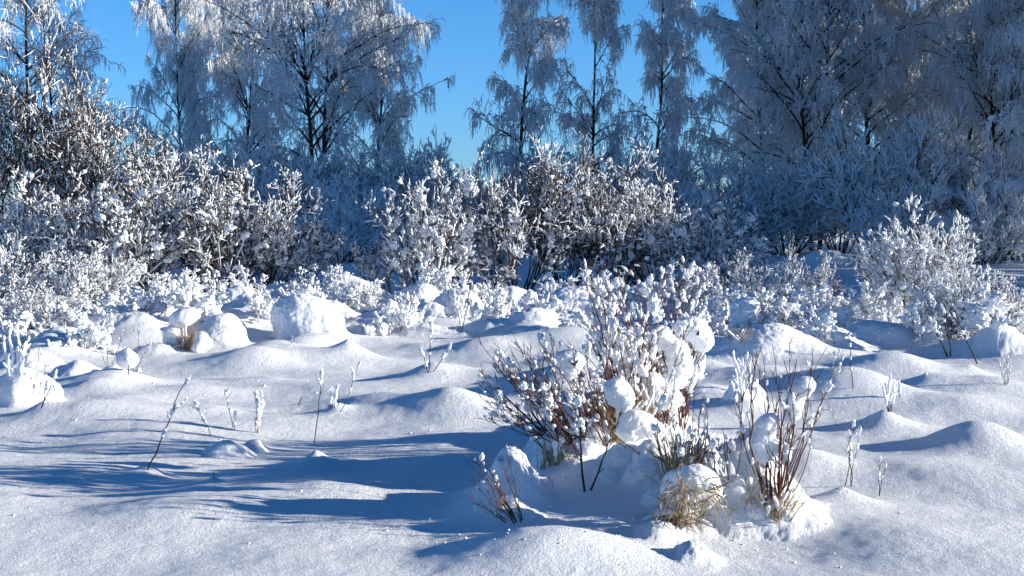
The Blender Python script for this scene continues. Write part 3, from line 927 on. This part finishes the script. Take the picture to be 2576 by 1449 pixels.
def weed(px, py, tips, label, mat=M_BARK, r=0.004, snow=0.7, frosted=False, br=0.022, seed=0, group='dry stalks standing in the snow', cat='weed', dy=0.0, side=4, name='dry_stalk'):
    rng = np.random.default_rng(seed + 500)
    b = hit(px, py)
    br = br * 0.62
    t = thing(name, label, cat, tuple(b), 0, group)
    for k, (tx, ty) in enumerate(tips):
        tip = at(tx, ty, b[1] + dy + rng.normal() * 0.05)
        root = b + np.array([rng.normal() * 0.015 * (k > 0), rng.normal() * 0.015 * (k > 0), -0.05])
        P = curve_between(root, tip, 9, rng.uniform(-0.04, 0.04), rng) - b
        L = np.linalg.norm(P[-1] - P[0])
        g = Geo()
        tubes(g, P[None], taper(np.array([r]), np.array([r * 0.5]), 9), 6)
        p, d, tt, ix = spawn(P[None], side, 0.35, 0.95, 20, 50, rng)
        Q = grow(p, d, L * rng.uniform(0.06, 0.2, len(p)), 4, 0.1, 0.05, rng)
        tubes(g, Q, taper(np.full(len(Q), r * 0.55), np.full(len(Q), r * 0.35), 4), 4)
        st = part('stem', g.mesh('stalk_stem', mat), t)
        g = Geo()
        if frosted:
            seg = P[None, 3:]
            sausage(g, np.concatenate([seg, seg + rng.normal(size=seg.shape) * 0.004]), np.array([br * 0.8, br * 0.9]), 8, rng, 0.2)
            sausage(g, Q, np.full(len(Q), br * 0.7), 6, rng, 0.3)
        nb = max(3, int(9 * snow))
        base = np.concatenate([Q[:, :4], np.stack([P[i:i + 4] for i in range(3, 6)])])
        pick = rng.integers(0, len(base), nb)
        p, d = along(base[pick], rng.random(nb))
        rr = br * rng.uniform(0.45, 1.0, nb)
        blobs(g, p + np.array([0, 0, 0.3]) * rr[:, None], d, rr * rng.uniform(1, 1.9, nb), rr, 2, rng)
        blobs(g, P[-1:] - np.array([[0, 0, br * 0.6]]), P[-1:] - P[-2:-1], np.array([br * 1.9]), np.array([br * 0.75]), 2, rng)
        for gg in g.clusters():
            part('snow_tuft', gg.mesh('stalk_snow', M_SNOW), st)
    return t

weed(365, 1180, [(472, 952)], 'long dark stalk leaning over its small snow pit', r=0.005, snow=1.0, seed=1)
weed(541, 1098, [(491, 1012)], 'thin stalk tilting away from the knobbly snow lump', r=0.003, seed=2)
weed(588, 1076, [(568, 986)], 'thin stalk with one snow tip on the knobbly lump', r=0.003, seed=3, snow=0.3)
weed(590, 1080, [(592, 1040)], 'very short snow capped stalk on the knobbly lump', r=0.003, seed=4, snow=0.3)
weed(640, 1090, [(645, 990), (658, 988), (650, 1005), (661, 1015)], 'bunch of tied straw stalks crowned with snow', mat=M_GRASS, r=0.0035, seed=5, snow=1.0)
weed(790, 1118, [(809, 936)], 'slender dark stalk with seed beads on a pointed hump', r=0.004, seed=6)
weed(832, 1030, [(832, 975), (850, 968), (846, 985)], 'forked snow coated sprig', r=0.003, frosted=True, seed=7, br=0.016)
weed(852, 1036, [(903, 915)], 'leaning stalk with a long white tip beside the forked sprig', r=0.003, seed=8)
weed(530, 1206, [(538, 1186)], 'tiny hooked bare twig', r=0.003, snow=0.0, seed=9, br=0.004, side=2)
weed(744, 1020, [(760, 997)], 'short bare seed spike in open snow', r=0.005, snow=0.0, seed=10, br=0.004)
weed(1077, 938, [(1085, 815), (1132, 868), (1060, 880)], 'bare sapling with spreading twigs and a white tuft', r=0.005, seed=11, snow=0.8, br=0.03, cat='sapling')
weed(2236, 1035, [(2228, 965), (2240, 945), (2250, 958), (2222, 975), (2255, 970)], 'sheaf of frosted stems on a snow pedestal', r=0.0035, frosted=True, seed=12, br=0.014)
weed(2143, 1225, [(2135, 1085), (2148, 1062), (2162, 1078)], 'thin forked weed carrying white tufts on the pointed drift', r=0.003, seed=13, br=0.018)
weed(2212, 1248, [(2215, 1152), (2228, 1168)], 'very thin weed standing behind the pointed drift', r=0.0025, seed=14, snow=0.3, br=0.012)
weed(1866, 1008, [(1845, 885), (1858, 905), (1870, 898), (1880, 890), (1888, 905), (1850, 930)], 'cluster of thick frosted rods', r=0.003, frosted=True, seed=15, br=0.018)
weed(1880, 1112, [(1842, 965)], 'bent dark stalk with a white cap near the bowl shaped shrub', r=0.004, seed=16, snow=0.3)
weed(2118, 1075, [(2078, 1000)], 'pale bent straw arching over the snow', mat=M_GRASS, r=0.0025, seed=17, snow=0.2, br=0.006)
weed(2092, 950, [(2100, 885), (2112, 880), (2120, 900)], 'tuft of pale seed grass in front of the overhanging block', mat=M_GRASS, r=0.003, seed=18, br=0.016)
weed(2148, 975, [(2136, 845)], 'single knotted stalk behind the seed grass', r=0.004, seed=19, br=0.016)
weed(2390, 898, [(2340, 800), (2370, 770), (2355, 820)], 'dark forked branch poking from snow below the thickly coated shrub', r=0.008, seed=20, br=0.03)
weed(2462, 915, [(2400, 790)], 'straight dark stick leaning out of the pointed drift', r=0.008, seed=21, snow=0.3)
weed(2530, 968, [(2525, 905), (2535, 895), (2542, 920), (2515, 915)], 'brown grass wisps at the edge of the clearing', mat=M_DARKGRASS, r=0.003, seed=22, snow=0.3, br=0.014)
weed(2265, 1000, [(2262, 955)], 'white frosted peg on a little cone of snow', r=0.004, frosted=True, seed=23, br=0.016)
weed(30, 1010, [(10, 850), (25, 830), (45, 845), (60, 870), (72, 850)], 'tall frosted stalks at the picture edge', r=0.004, frosted=True, seed=24, br=0.02)
weed(95, 1030, [(140, 935), (118, 960)], 'snow beaded stalk leaning beside the frosted stalks', r=0.004, seed=25, br=0.02)
weed(80, 1010, [(100, 880), (130, 900)], 'thin stalks between frosted stalks and lumpy heap', r=0.003, seed=26, br=0.018)
weed(340, 925, [(380, 860), (350, 830), (300, 850)], 'spray of bare arcs by the snow ball on a stick', r=0.003, seed=27, snow=0.2, br=0.012, mat=M_TWIG)
weed(275, 925, [(240, 850), (272, 800), (310, 830)], 'thin red arcs beside the lumpy heap', r=0.003, seed=28, snow=0.2, br=0.012, mat=M_TWIG)
weed(1160, 838, [(1182, 735), (1150, 770)], 'dark forked stem among the low lumps', r=0.006, seed=29, br=0.03)
weed(730, 870, [(735, 846)], 'stub of a twig on the largest drift', r=0.004, seed=30, br=0.01, snow=0.2)

def grass_tuft(px, py, w, h, label, seed, n=110, mat=M_GRASS, lean=0.35, droop=0.10, dy=0.0, name='grass_tussock', snow=True, pos=None):
    rng = np.random.default_rng(seed)
    b = hit(px, py) if pos is None else np.asarray(pos, float)
    b[1] += dy
    s = b[1] / F
    W, H = w * s, h * s
    t = thing(name, label, 'grass tussock', tuple(b), 0)
    a = rng.uniform(0, 2 * math.pi, n)
    S = np.stack([rng.normal(size=n) * W * 0.22, rng.normal(size=n) * W * 0.16, np.full(n, -0.04)], 1)
    D = np.stack([np.cos(a) * lean, np.sin(a) * lean, np.ones(n)], 1)
    P = grow(S, D, H * rng.uniform(0.6, 1.25, n), 9, 0.10, -droop * rng.uniform(0.2, 1, n), rng)
    g = Geo()
    tubes(g, P, taper(rng.uniform(0.002, 0.0045, n), np.full(n, 0.0012), 9), 4)
    part('blades', g.mesh('grass_blades', mat), t)
    if snow:
        g = Geo()
        k = P[rng.random(n) < 0.14]
        sausage(g, k[:, 3:], rng.uniform(0.006, 0.014, len(k)), 6, rng)
        part('snow_load', g.mesh('grass_snow', M_SNOW), t)
    return t

def hanging_grass():
    rng = np.random.default_rng(88)
    y0 = hit(1752, 1335)[1]
    c = at(1750, 1250, y0)
    t = thing('grass_tussock', 'tan grass tussock hanging under a snow cap in the bright hollow', 'grass tussock', tuple(c))
    n = 130
    S = np.array([at(rng.uniform(1672, 1806), rng.uniform(1205, 1262), y0 + rng.uniform(-0.14, 0.06)) for _ in range(n)]) - c
    D = np.column_stack([rng.normal(size=n) * 0.7, -np.abs(rng.normal(size=n)) * 0.4, rng.normal(size=n) * 0.6])
    P = grow(S, D, rng.uniform(0.06, 0.24, n), 8, 0.24, -0.34 * rng.uniform(0.1, 1.2, n), rng)
    g = Geo()
    tubes(g, P, taper(rng.uniform(0.002, 0.004, n), np.full(n, 0.0012), 8), 4)
    part('blades', g.mesh('grass_blades', M_GRASS), t)
    g = Geo()
    k = P[rng.random(n) < 0.16]
    sausage(g, k[:, :4], rng.uniform(0.006, 0.013, len(k)), 6, rng)
    part('snow_load', g.mesh('grass_snow', M_SNOW), t)

grass_tuft(475, 882, 80, 80, 'tan grass tussock under three snow balls', 1, n=130)
hanging_grass()
grass_tuft(1712, 1300, 80, 95, 'tan grass blades beside the bright hollow', 3, n=110, lean=0.7, droop=0.33)
grass_tuft(1950, 1290, 70, 70, 'tan grass at the foot of the bowl shaped shrub', 4, n=80)
grass_tuft(1640, 980, 120, 110, 'brown grass among the stems of the tall red twigged shrub', 5, n=130, mat=M_GRASS)
_h = flat(1592, 1247)  # dark blades fill this hollow, their colour standing in for its deep shade
grass_tuft(1585, 1235, 120, 70, 'dark grass added to deepen the shade of the hollow under the big heap', 6, n=300, mat=M_DARKGRASS, lean=0.7, snow=False, pos=(_h[0], _h[1], gz(_h[0], _h[1]) - 0.02))
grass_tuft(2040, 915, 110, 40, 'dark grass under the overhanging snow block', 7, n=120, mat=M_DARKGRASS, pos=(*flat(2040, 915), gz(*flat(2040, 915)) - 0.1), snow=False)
grass_tuft(1540, 1090, 130, 120, 'brown grass at the foot of the wiry red shrub', 9, n=120)
grass_tuft(1720, 1190, 90, 130, 'upright straw behind the drooping snow cap', 10, n=110)
grass_tuft(1590, 1050, 110, 100, 'straw poking out behind the big heap', 11, n=100)
grass_tuft(1400, 1160, 100, 70, 'thin grass at the shaded end of the big heap', 12, n=60)
grass_tuft(1870, 870, 60, 60, 'straw under the snow hooded stump', 8, n=90)

# snow balls on the tan tussock and on a stick
def snow_clump(prims_px, y, label, seed, h=0.012, amp=0.014, k=0.02, cat='snow clump', group=None, name='snow_clump', scale=11.0, mat=M_LUMP, blend=0.0, carve=(), lobes=6):
    """ellipsoids given as picture column, row, half width, half height and depth offset"""
    pr = []
    for px, py, rw, rh, dyy in prims_px:
        yy = y + dyy
        p = at(px, py, yy); s = yy / F
        kk = 0.62 if 20 <= seed <= 27 else 1.0
        pr.append((p[0], p[1], p[2], rw * s * kk, rw * s * 0.95 * kk, rh * s * kk))
    cv = []
    for px, py, rw, rh, dyy in carve:
        p = at(px, py, y + dyy); s = (y + dyy) / F
        cv.append((p[0], p[1], p[2], rw * s, rw * s * 1.2, rh * s))
    v, q = snow_body(pr, h, k=k, amp=amp, scale=scale, seed=seed, blend=blend, carve=cv, lobes=lobes)
    g = Geo(); g.add(v, quads=q)
    o = bpy.data.objects.new(name, g.mesh(name, mat))
    C.objects.link(o)
    o["label"] = label; o["category"] = cat
    if group:
        o["group"] = group
    return o

yt = hit(475, 882)[1]
snow_clump([(462, 800, 28, 22, 0), (478, 792, 18, 16, 0), (446, 808, 16, 14, 0)], yt, 'round snow ball crowning the tan tussock', 1, h=0.018)
snow_clump([(430, 838, 18, 18, 0), (434, 856, 20, 14, 0)], yt, 'snow ball on the shaded flank of the tan tussock', 2, h=0.018)
snow_clump([(505, 852, 15, 13, -0.1), (512, 866, 17, 15, -0.15), (498, 876, 14, 9, -0.2)], yt, 'snow ball resting against the sunlit flank of the tan tussock', 3, h=0.018)
ys_ = hit(322, 935)[1]
snow_clump([(322, 905, 25, 24, 0)], ys_, 'snow ball balanced on a short stick', 4, h=0.016)
weed(322, 940, [(324, 915), (318, 912)], 'short stick holding a snow ball', r=0.006, seed=31, snow=0, br=0.006, side=1)

# ------------------------------------------------------------------ big shrub group in the near snow
def stem_shrub(name, label, roots, tips, n, seed, y_spread, mat, r, side, br, snow, K=10, bow=0.05, tw=0.16, blobsn=7, sub=2, finger=True, bare=0.3):
    """shrub whose every stem is a part with its own snow; roots, tips: boxes (x0,x1,row0,row1)"""
    rng = np.random.default_rng(seed)
    c = hit((roots[0] + roots[1]) / 2, (roots[2] + roots[3]) / 2)
    t = thing(name, label, 'shrub', tuple(c))
    for i in range(n):
        u = rng.random()
        bx = roots[0] + (roots[1] - roots[0]) * np.clip(u + rng.normal() * 0.2, 0, 1)
        by = rng.uniform(roots[2], roots[3])
        b = hit(bx, by); b[2] -= 0.05
        tx = tips[0] + (tips[1] - tips[0]) * np.clip(u + rng.normal() * 0.22, 0, 1)
        ty = tips[2] + (tips[3] - tips[2]) * rng.random() ** 1.1
        tip = at(tx, ty, b[1] + rng.normal() * y_spread)
        P = curve_between(b, tip, K, rng.normal() * bow, rng, 0.008) - c
        L = np.linalg.norm(P[-1] - P[0])
        g = Geo()
        rr = r * rng.uniform(0.6, 1.15)
        tubes(g, P[None], taper(np.array([rr]), np.array([rr * 0.3]), K), 6)
        p, d, tt, ix = spawn(P[None], side, bare, 0.98, 15, 42, rng)
        Q = grow(p, d, L * tw * (1.3 - tt) * rng.uniform(0.6, 1.5, len(p)), 6, 0.07, 0.06, rng)
        tubes(g, Q, taper(np.full(len(Q), rr * 0.45), np.full(len(Q), rr * 0.25), 6), 4)
        p, d, tt, ix = spawn(Q, 2, 0.3, 0.95, 15, 45, rng)
        Q2 = grow(p, d, L * tw * 0.4 * rng.uniform(0.5, 1.5, len(p)), 5, 0.08, 0.06, rng)
        tubes(g, Q2, taper(np.full(len(Q2), rr * 0.3), np.full(len(Q2), rr * 0.2), 5), 4)
        st = part('stem', g.mesh('shrub_stem', mat), t)
        g = Geo()
        if finger:
            s1 = Q[rng.random(len(Q)) < snow]; s2 = Q2[rng.random(len(Q2)) < snow]
            sausage(g, s1[:, 2:], br * rng.uniform(0.4, 0.9, len(s1)), 7, rng)
            sausage(g, s2[:, 1:], br * rng.uniform(0.4, 0.9, len(s2)), 7, rng)
        base = np.concatenate([Q[:, 1:6], Q2[:, :5]] + [np.stack([P[j:j + 5] for j in range(K // 2 - 1, K - 5 + 1)])])
        nb = rng.poisson(blobsn)
        pick = rng.integers(0, len(base), nb)
        p, d = along(base[pick], rng.random(nb))
        r2 = br * np.clip(np.exp(rng.normal(-0.5, 0.55, nb)), 0.25, 2.3)
        if nb:
            blobs(g, p + np.array([0, 0, 0.4]) * r2[:, None], d, r2 * rng.uniform(0.95, 2.0, nb), r2, sub, rng)
            for _ in range(2):
                o = d * (r2 * rng.uniform(-1.6, 1.6, nb))[:, None] + rng.normal(size=p.shape) * (0.45 * r2)[:, None]
                r3 = r2 * rng.uniform(0.35, 0.75, nb)
                blobs(g, p + o + np.array([0, 0, 0.3]) * r2[:, None], d + rng.normal(size=d.shape) * 0.6, r3 * rng.uniform(0.9, 1.6, nb), r3, sub, rng)
        if g.n:
            for gg in g.clusters():
                part('snow_tuft', gg.mesh('stem_snow', M_SNOW), st)
    return t

stem_shrub('willow_shrub', 'tall red twigged shrub with snow fingers, biggest plant in the open snow', (1560, 1720, 1030, 1090), (1470, 1770, 660, 900), 66, 1, 0.2, M_TWIG, 0.0056, 8, 0.0145, 0.24, blobsn=8, bare=0.34)
stem_shrub('willow_shrub', 'wiry red shrub leaning away from the sun beside the tall red twigged shrub', (1390, 1530, 1085, 1130), (1205, 1500, 850, 1060), 70, 2, 0.2, M_TWIG, 0.0046, 7, 0.0125, 0.10, blobsn=3, bare=0.4)
stem_shrub('willow_shrub', 'thin reddish stems rising behind the tan tussock', (1690, 1760, 1170, 1220), (1670, 1780, 960, 1120), 13, 3, 0.10, M_TWIG, 0.0038, 4, 0.010, 0.12, blobsn=3)
stem_shrub('willow_shrub', 'bowl shaped shrub of bare curved rods with two caught snow clods', (1925, 1968, 1250, 1290), (1868, 2085, 830, 1080), 22, 4, 0.10, M_TWIG, 0.0055, 3, 0.011, 0.04, bow=0.08, blobsn=2.5)
stem_shrub('willow_shrub', 'low sprig of bare twigs fanning out at the shaded end of the big hump', (1300, 1325, 1300, 1318), (1165, 1290, 1140, 1260), 14, 5, 0.10, M_TWIG, 0.0040, 4, 0.012, 0.05, blobsn=0.6)
stem_shrub('willow_shrub', 'few long bare rods between big heap and bowl shaped shrub', (1800, 1850, 1190, 1230), (1770, 1880, 1050, 1120), 8, 6, 0.06, M_TWIG, 0.004, 3, 0.012, 0.05, blobsn=1.5)
stem_shrub('willow_shrub', 'thick dark stems breaking through the big heap', (1450, 1480, 1225, 1240), (1380, 1560, 960, 1080), 2, 7, 0.08, M_BARK, 0.010, 4, 0.018, 0.1, blobsn=3)

stem_shrub('willow_shrub', 'fine red rods pricking up through the big heap', (1420, 1690, 1090, 1160), (1330, 1740, 940, 1080), 22, 8, 0.12, M_TWIG, 0.0042, 5, 0.012, 0.08, blobsn=3)
stem_shrub('willow_shrub', 'short tan rods standing in the sunlit snow bank', (1800, 1990, 1270, 1320), (1780, 2020, 1120, 1250), 14, 9, 0.08, M_GRASS, 0.0030, 3, 0.009, 0.05, blobsn=1)
yd = hit(1560, 1265)[1]
ye = hit(1752, 1335)[1]
snow_clump([(1700, 1218, 26, 22, 0.05), (1725, 1205, 28, 22, 0), (1755, 1200, 30, 24, 0), (1780, 1215, 22, 26, 0), (1715, 1238, 22, 16, 0), (1690, 1245, 14, 18, 0.05), (1792, 1245, 11, 20, 0), (1760, 1232, 20, 18, -0.03), (1735, 1245, 10, 18, -0.03)], ye, 'snow cap drooping over the tan tussock', 13, h=0.006, amp=0.009, scale=13, k=0.014, lobes=9)
_b = hit(1400, 1120)
snow_clump([(1400, 1110, 26, 22, 0), (1420, 1116, 18, 15, 0.02), (1382, 1118, 15, 13, -0.02)], _b[1] + 0.04, 'fluffy snow knob at the shaded end of the big heap', 40, h=0.007, amp=0.008, k=0.016, lobes=8)
_b = hit(1620, 1095)
snow_clump([(1620, 1085, 30, 24, 0), (1644, 1091, 21, 16, 0.02), (1599, 1093, 18, 14, -0.02)], _b[1] + 0.04, 'snow knob on top of the big heap under the red rods', 41, h=0.007, amp=0.008, k=0.016, lobes=8)
_b = hit(1668, 1130)
snow_clump([(1668, 1120, 24, 24, 0), (1687, 1126, 16, 16, 0.02), (1652, 1128, 14, 14, -0.02)], _b[1] + 0.04, 'snow knob at the sunny shoulder of the big heap', 42, h=0.007, amp=0.008, k=0.016, lobes=8)
_b = hit(1500, 1095)
snow_clump([(1500, 1085, 28, 20, 0), (1522, 1091, 19, 14, 0.02), (1481, 1093, 16, 12, -0.02)], _b[1] + 0.04, 'low snow knob on the crest of the big heap', 43, h=0.007, amp=0.008, k=0.016, lobes=8)
_b = hit(1475, 1140)
snow_clump([(1475, 1140, 34, 26, 0), (1505, 1147, 23, 18, 0.02), (1448, 1149, 20, 15, 0.0), (1480, 1122, 20, 13, 0.03)], _b[1] + 0.05, 'fluffy knob bulging from the face of the big heap', 60, h=0.007, amp=0.008, k=0.016, lobes=8)
_b = hit(1565, 1160)
snow_clump([(1565, 1160, 40, 32, 0), (1601, 1167, 28, 22, 0.02), (1533, 1169, 24, 19, 0.0), (1570, 1138, 24, 16, 0.03)], _b[1] + 0.05, 'largest fluffy knob in the middle of the big heap face', 61, h=0.007, amp=0.008, k=0.016, lobes=8)
_b = hit(1618, 1200)
snow_clump([(1618, 1200, 30, 28, 0), (1645, 1207, 21, 19, 0.02), (1594, 1209, 18, 16, 0.0), (1623, 1181, 18, 14, 0.03)], _b[1] + 0.05, 'knob hanging over the black hollow', 62, h=0.007, amp=0.008, k=0.016, lobes=8)
_b = hit(1520, 1212)
snow_clump([(1520, 1212, 26, 20, 0), (1543, 1219, 18, 14, 0.02), (1500, 1221, 15, 12, 0.0), (1525, 1198, 15, 10, 0.03)], _b[1] + 0.05, 'low knob at the foot of the big heap', 63, h=0.007, amp=0.008, k=0.016, lobes=8)
_b = hit(1392, 1158)
snow_clump([(1392, 1158, 30, 22, 0), (1419, 1165, 21, 15, 0.02), (1368, 1167, 18, 13, 0.0), (1397, 1143, 18, 11, 0.03)], _b[1] + 0.05, 'knob on the shaded pillow of the big heap', 64, h=0.007, amp=0.008, k=0.016, lobes=8)
_b = hit(1640, 1150)
snow_clump([(1640, 1150, 32, 28, 0), (1668, 1157, 22, 19, 0.02), (1615, 1159, 19, 16, 0.0), (1645, 1131, 19, 14, 0.03)], _b[1] + 0.05, 'sunlit knob high on the big heap face', 65, h=0.007, amp=0.008, k=0.016, lobes=8)
_b = hit(1662, 1262)
snow_clump([(1662, 1262, 28, 26, 0), (1687, 1269, 19, 18, 0.02), (1640, 1271, 16, 15, 0.0), (1667, 1244, 16, 13, 0.03)], _b[1] + 0.05, 'knob between black hollow and tan tussock', 66, h=0.007, amp=0.008, k=0.016, lobes=8)
_b = hit(1840, 1235)
snow_clump([(1840, 1235, 36, 26, 0), (1872, 1242, 25, 18, 0.02), (1812, 1244, 21, 15, 0.0), (1845, 1217, 21, 13, 0.03)], _b[1] + 0.05, 'knob on top of the sunlit heap beside bare rods', 67, h=0.007, amp=0.008, k=0.016, lobes=8)
_b = hit(1905, 1290)
snow_clump([(1905, 1290, 32, 22, 0), (1933, 1297, 22, 15, 0.02), (1880, 1299, 19, 13, 0.0), (1910, 1275, 19, 11, 0.03)], _b[1] + 0.05, 'knob on the face of the sunlit heap beside bare rods', 68, h=0.007, amp=0.008, k=0.016, lobes=8)
_b = hit(1975, 1300)
snow_clump([(1975, 1300, 28, 20, 0), (2000, 1307, 19, 14, 0.02), (1953, 1309, 16, 12, 0.0), (1980, 1286, 16, 10, 0.03)], _b[1] + 0.05, 'knob at the sunny end of the sunlit heap', 69, h=0.007, amp=0.008, k=0.016, lobes=8)
yc = hit(1948, 1270)[1]
snow_clump([(1922, 1085, 30, 40, 0), (1908, 1115, 26, 28, 0), (1945, 1128, 22, 24, 0), (1918, 1150, 14, 22, 0), (1935, 1060, 18, 18, 0)], yc, 'lower snow clod caught in the bowl shaped shrub', 20, h=0.006, amp=0.009, scale=14, k=0.012, lobes=12)
snow_clump([(2010, 985, 34, 32, 0), (2000, 1020, 30, 36, 0), (2028, 970, 22, 18, 0), (1990, 1050, 20, 24, 0)], yc, 'upper snow clod caught in the bowl shaped shrub', 21, h=0.006, amp=0.009, scale=14, k=0.012, lobes=12)
yb = hit(1640, 1050)[1]
snow_clump([(1550, 985, 36, 44, 0), (1570, 1010, 28, 36, 0)], yb - 0.8, 'egg shaped snow clod on the leaning rods', 22, h=0.008, amp=0.014, scale=12)
snow_clump([(1600, 1060, 40, 34, 0), (1630, 1080, 36, 30, 0), (1580, 1090, 30, 26, 0)], yb - 0.6, 'snow clod above the big heap', 23, h=0.008, amp=0.016, scale=12)
snow_clump([(1765, 850, 18, 30, 0), (1750, 825, 20, 22, 0), (1730, 830, 18, 26, 0), (1772, 865, 14, 18, 0)], yb + 0.3, 'hooked snow clod at the side of the tall red twigged shrub', 24, h=0.009, amp=0.012, scale=12)
snow_clump([(1700, 890, 34, 44, 0), (1720, 930, 30, 34, 0), (1660, 850, 34, 40, 0), (1700, 960, 24, 26, 0)], yb + 0.1, 'hanging snow mass in the heart of the tall red twigged shrub', 25, h=0.009, amp=0.018, scale=10)
snow_clump([(1420, 912, 16, 24, 0), (1430, 935, 16, 16, 0), (1450, 905, 20, 16, 0)], yb - 0.5, 'small hooked snow clod on the wiry red shrub', 26, h=0.007, amp=0.01, scale=14)
snow_clump([(1600, 1010, 30, 26, 0), (1650, 1000, 34, 34, 0), (1690, 1010, 26, 30, 0), (1640, 960, 24, 26, 0)], yb, 'broken snow mass low among the red stems', 27, h=0.008, amp=0.02, scale=11)
yh = flat(1870, 860)[1]
snow_clump([(1868, 790, 32, 40, 0), (1862, 830, 26, 30, 0), (1885, 775, 26, 22, 0)], yh, 'tall snow hood over a broken stump', 28, h=0.02, amp=0.02, scale=6)

# small lumps of snow fallen from the twigs
def crumbs():
    rng = np.random.default_rng(61)
    P = []
    for px, py, sx, sy, n in [(1560, 1330, 260, 50, 240), (1250, 1330, 120, 60, 90), (1900, 1330, 160, 60, 140), (800, 900, 500, 60, 160), (2100, 960, 350, 60, 160), (400, 960, 350, 60, 130), (1200, 1150, 900, 220, 260)]:
        for _ in range(n // 2):
            q = flat(px + rng.normal() * sx, max(py + rng.normal() * sy, 800))
            P.append(q)
    P = np.array(P)
    z = ground_z(P[:, 0], P[:, 1])
    r = 0.0028 * np.exp(rng.normal(0.0, 0.45, len(P))) * (1 + P[:, 1] * 0.04)
    g = Geo()
    blobs(g, np.column_stack([P, z + r * 0.25]), rng.normal(size=(len(P), 3)) * np.array([1, 1, 0.2]), r * 1.3, r, 1, rng)
    o = bpy.data.objects.new("snow_crumbs", g.mesh("snow_crumbs", M_SNOW))
    C.objects.link(o)
    o["kind"] = "stuff"; o["label"] = "tiny crumbs of fallen snow scattered over the drifts"; o["category"] = "snow"
crumbs()

print("objects", len(bpy.data.objects), "faces", sum(len(m.polygons) for m in bpy.data.meshes))
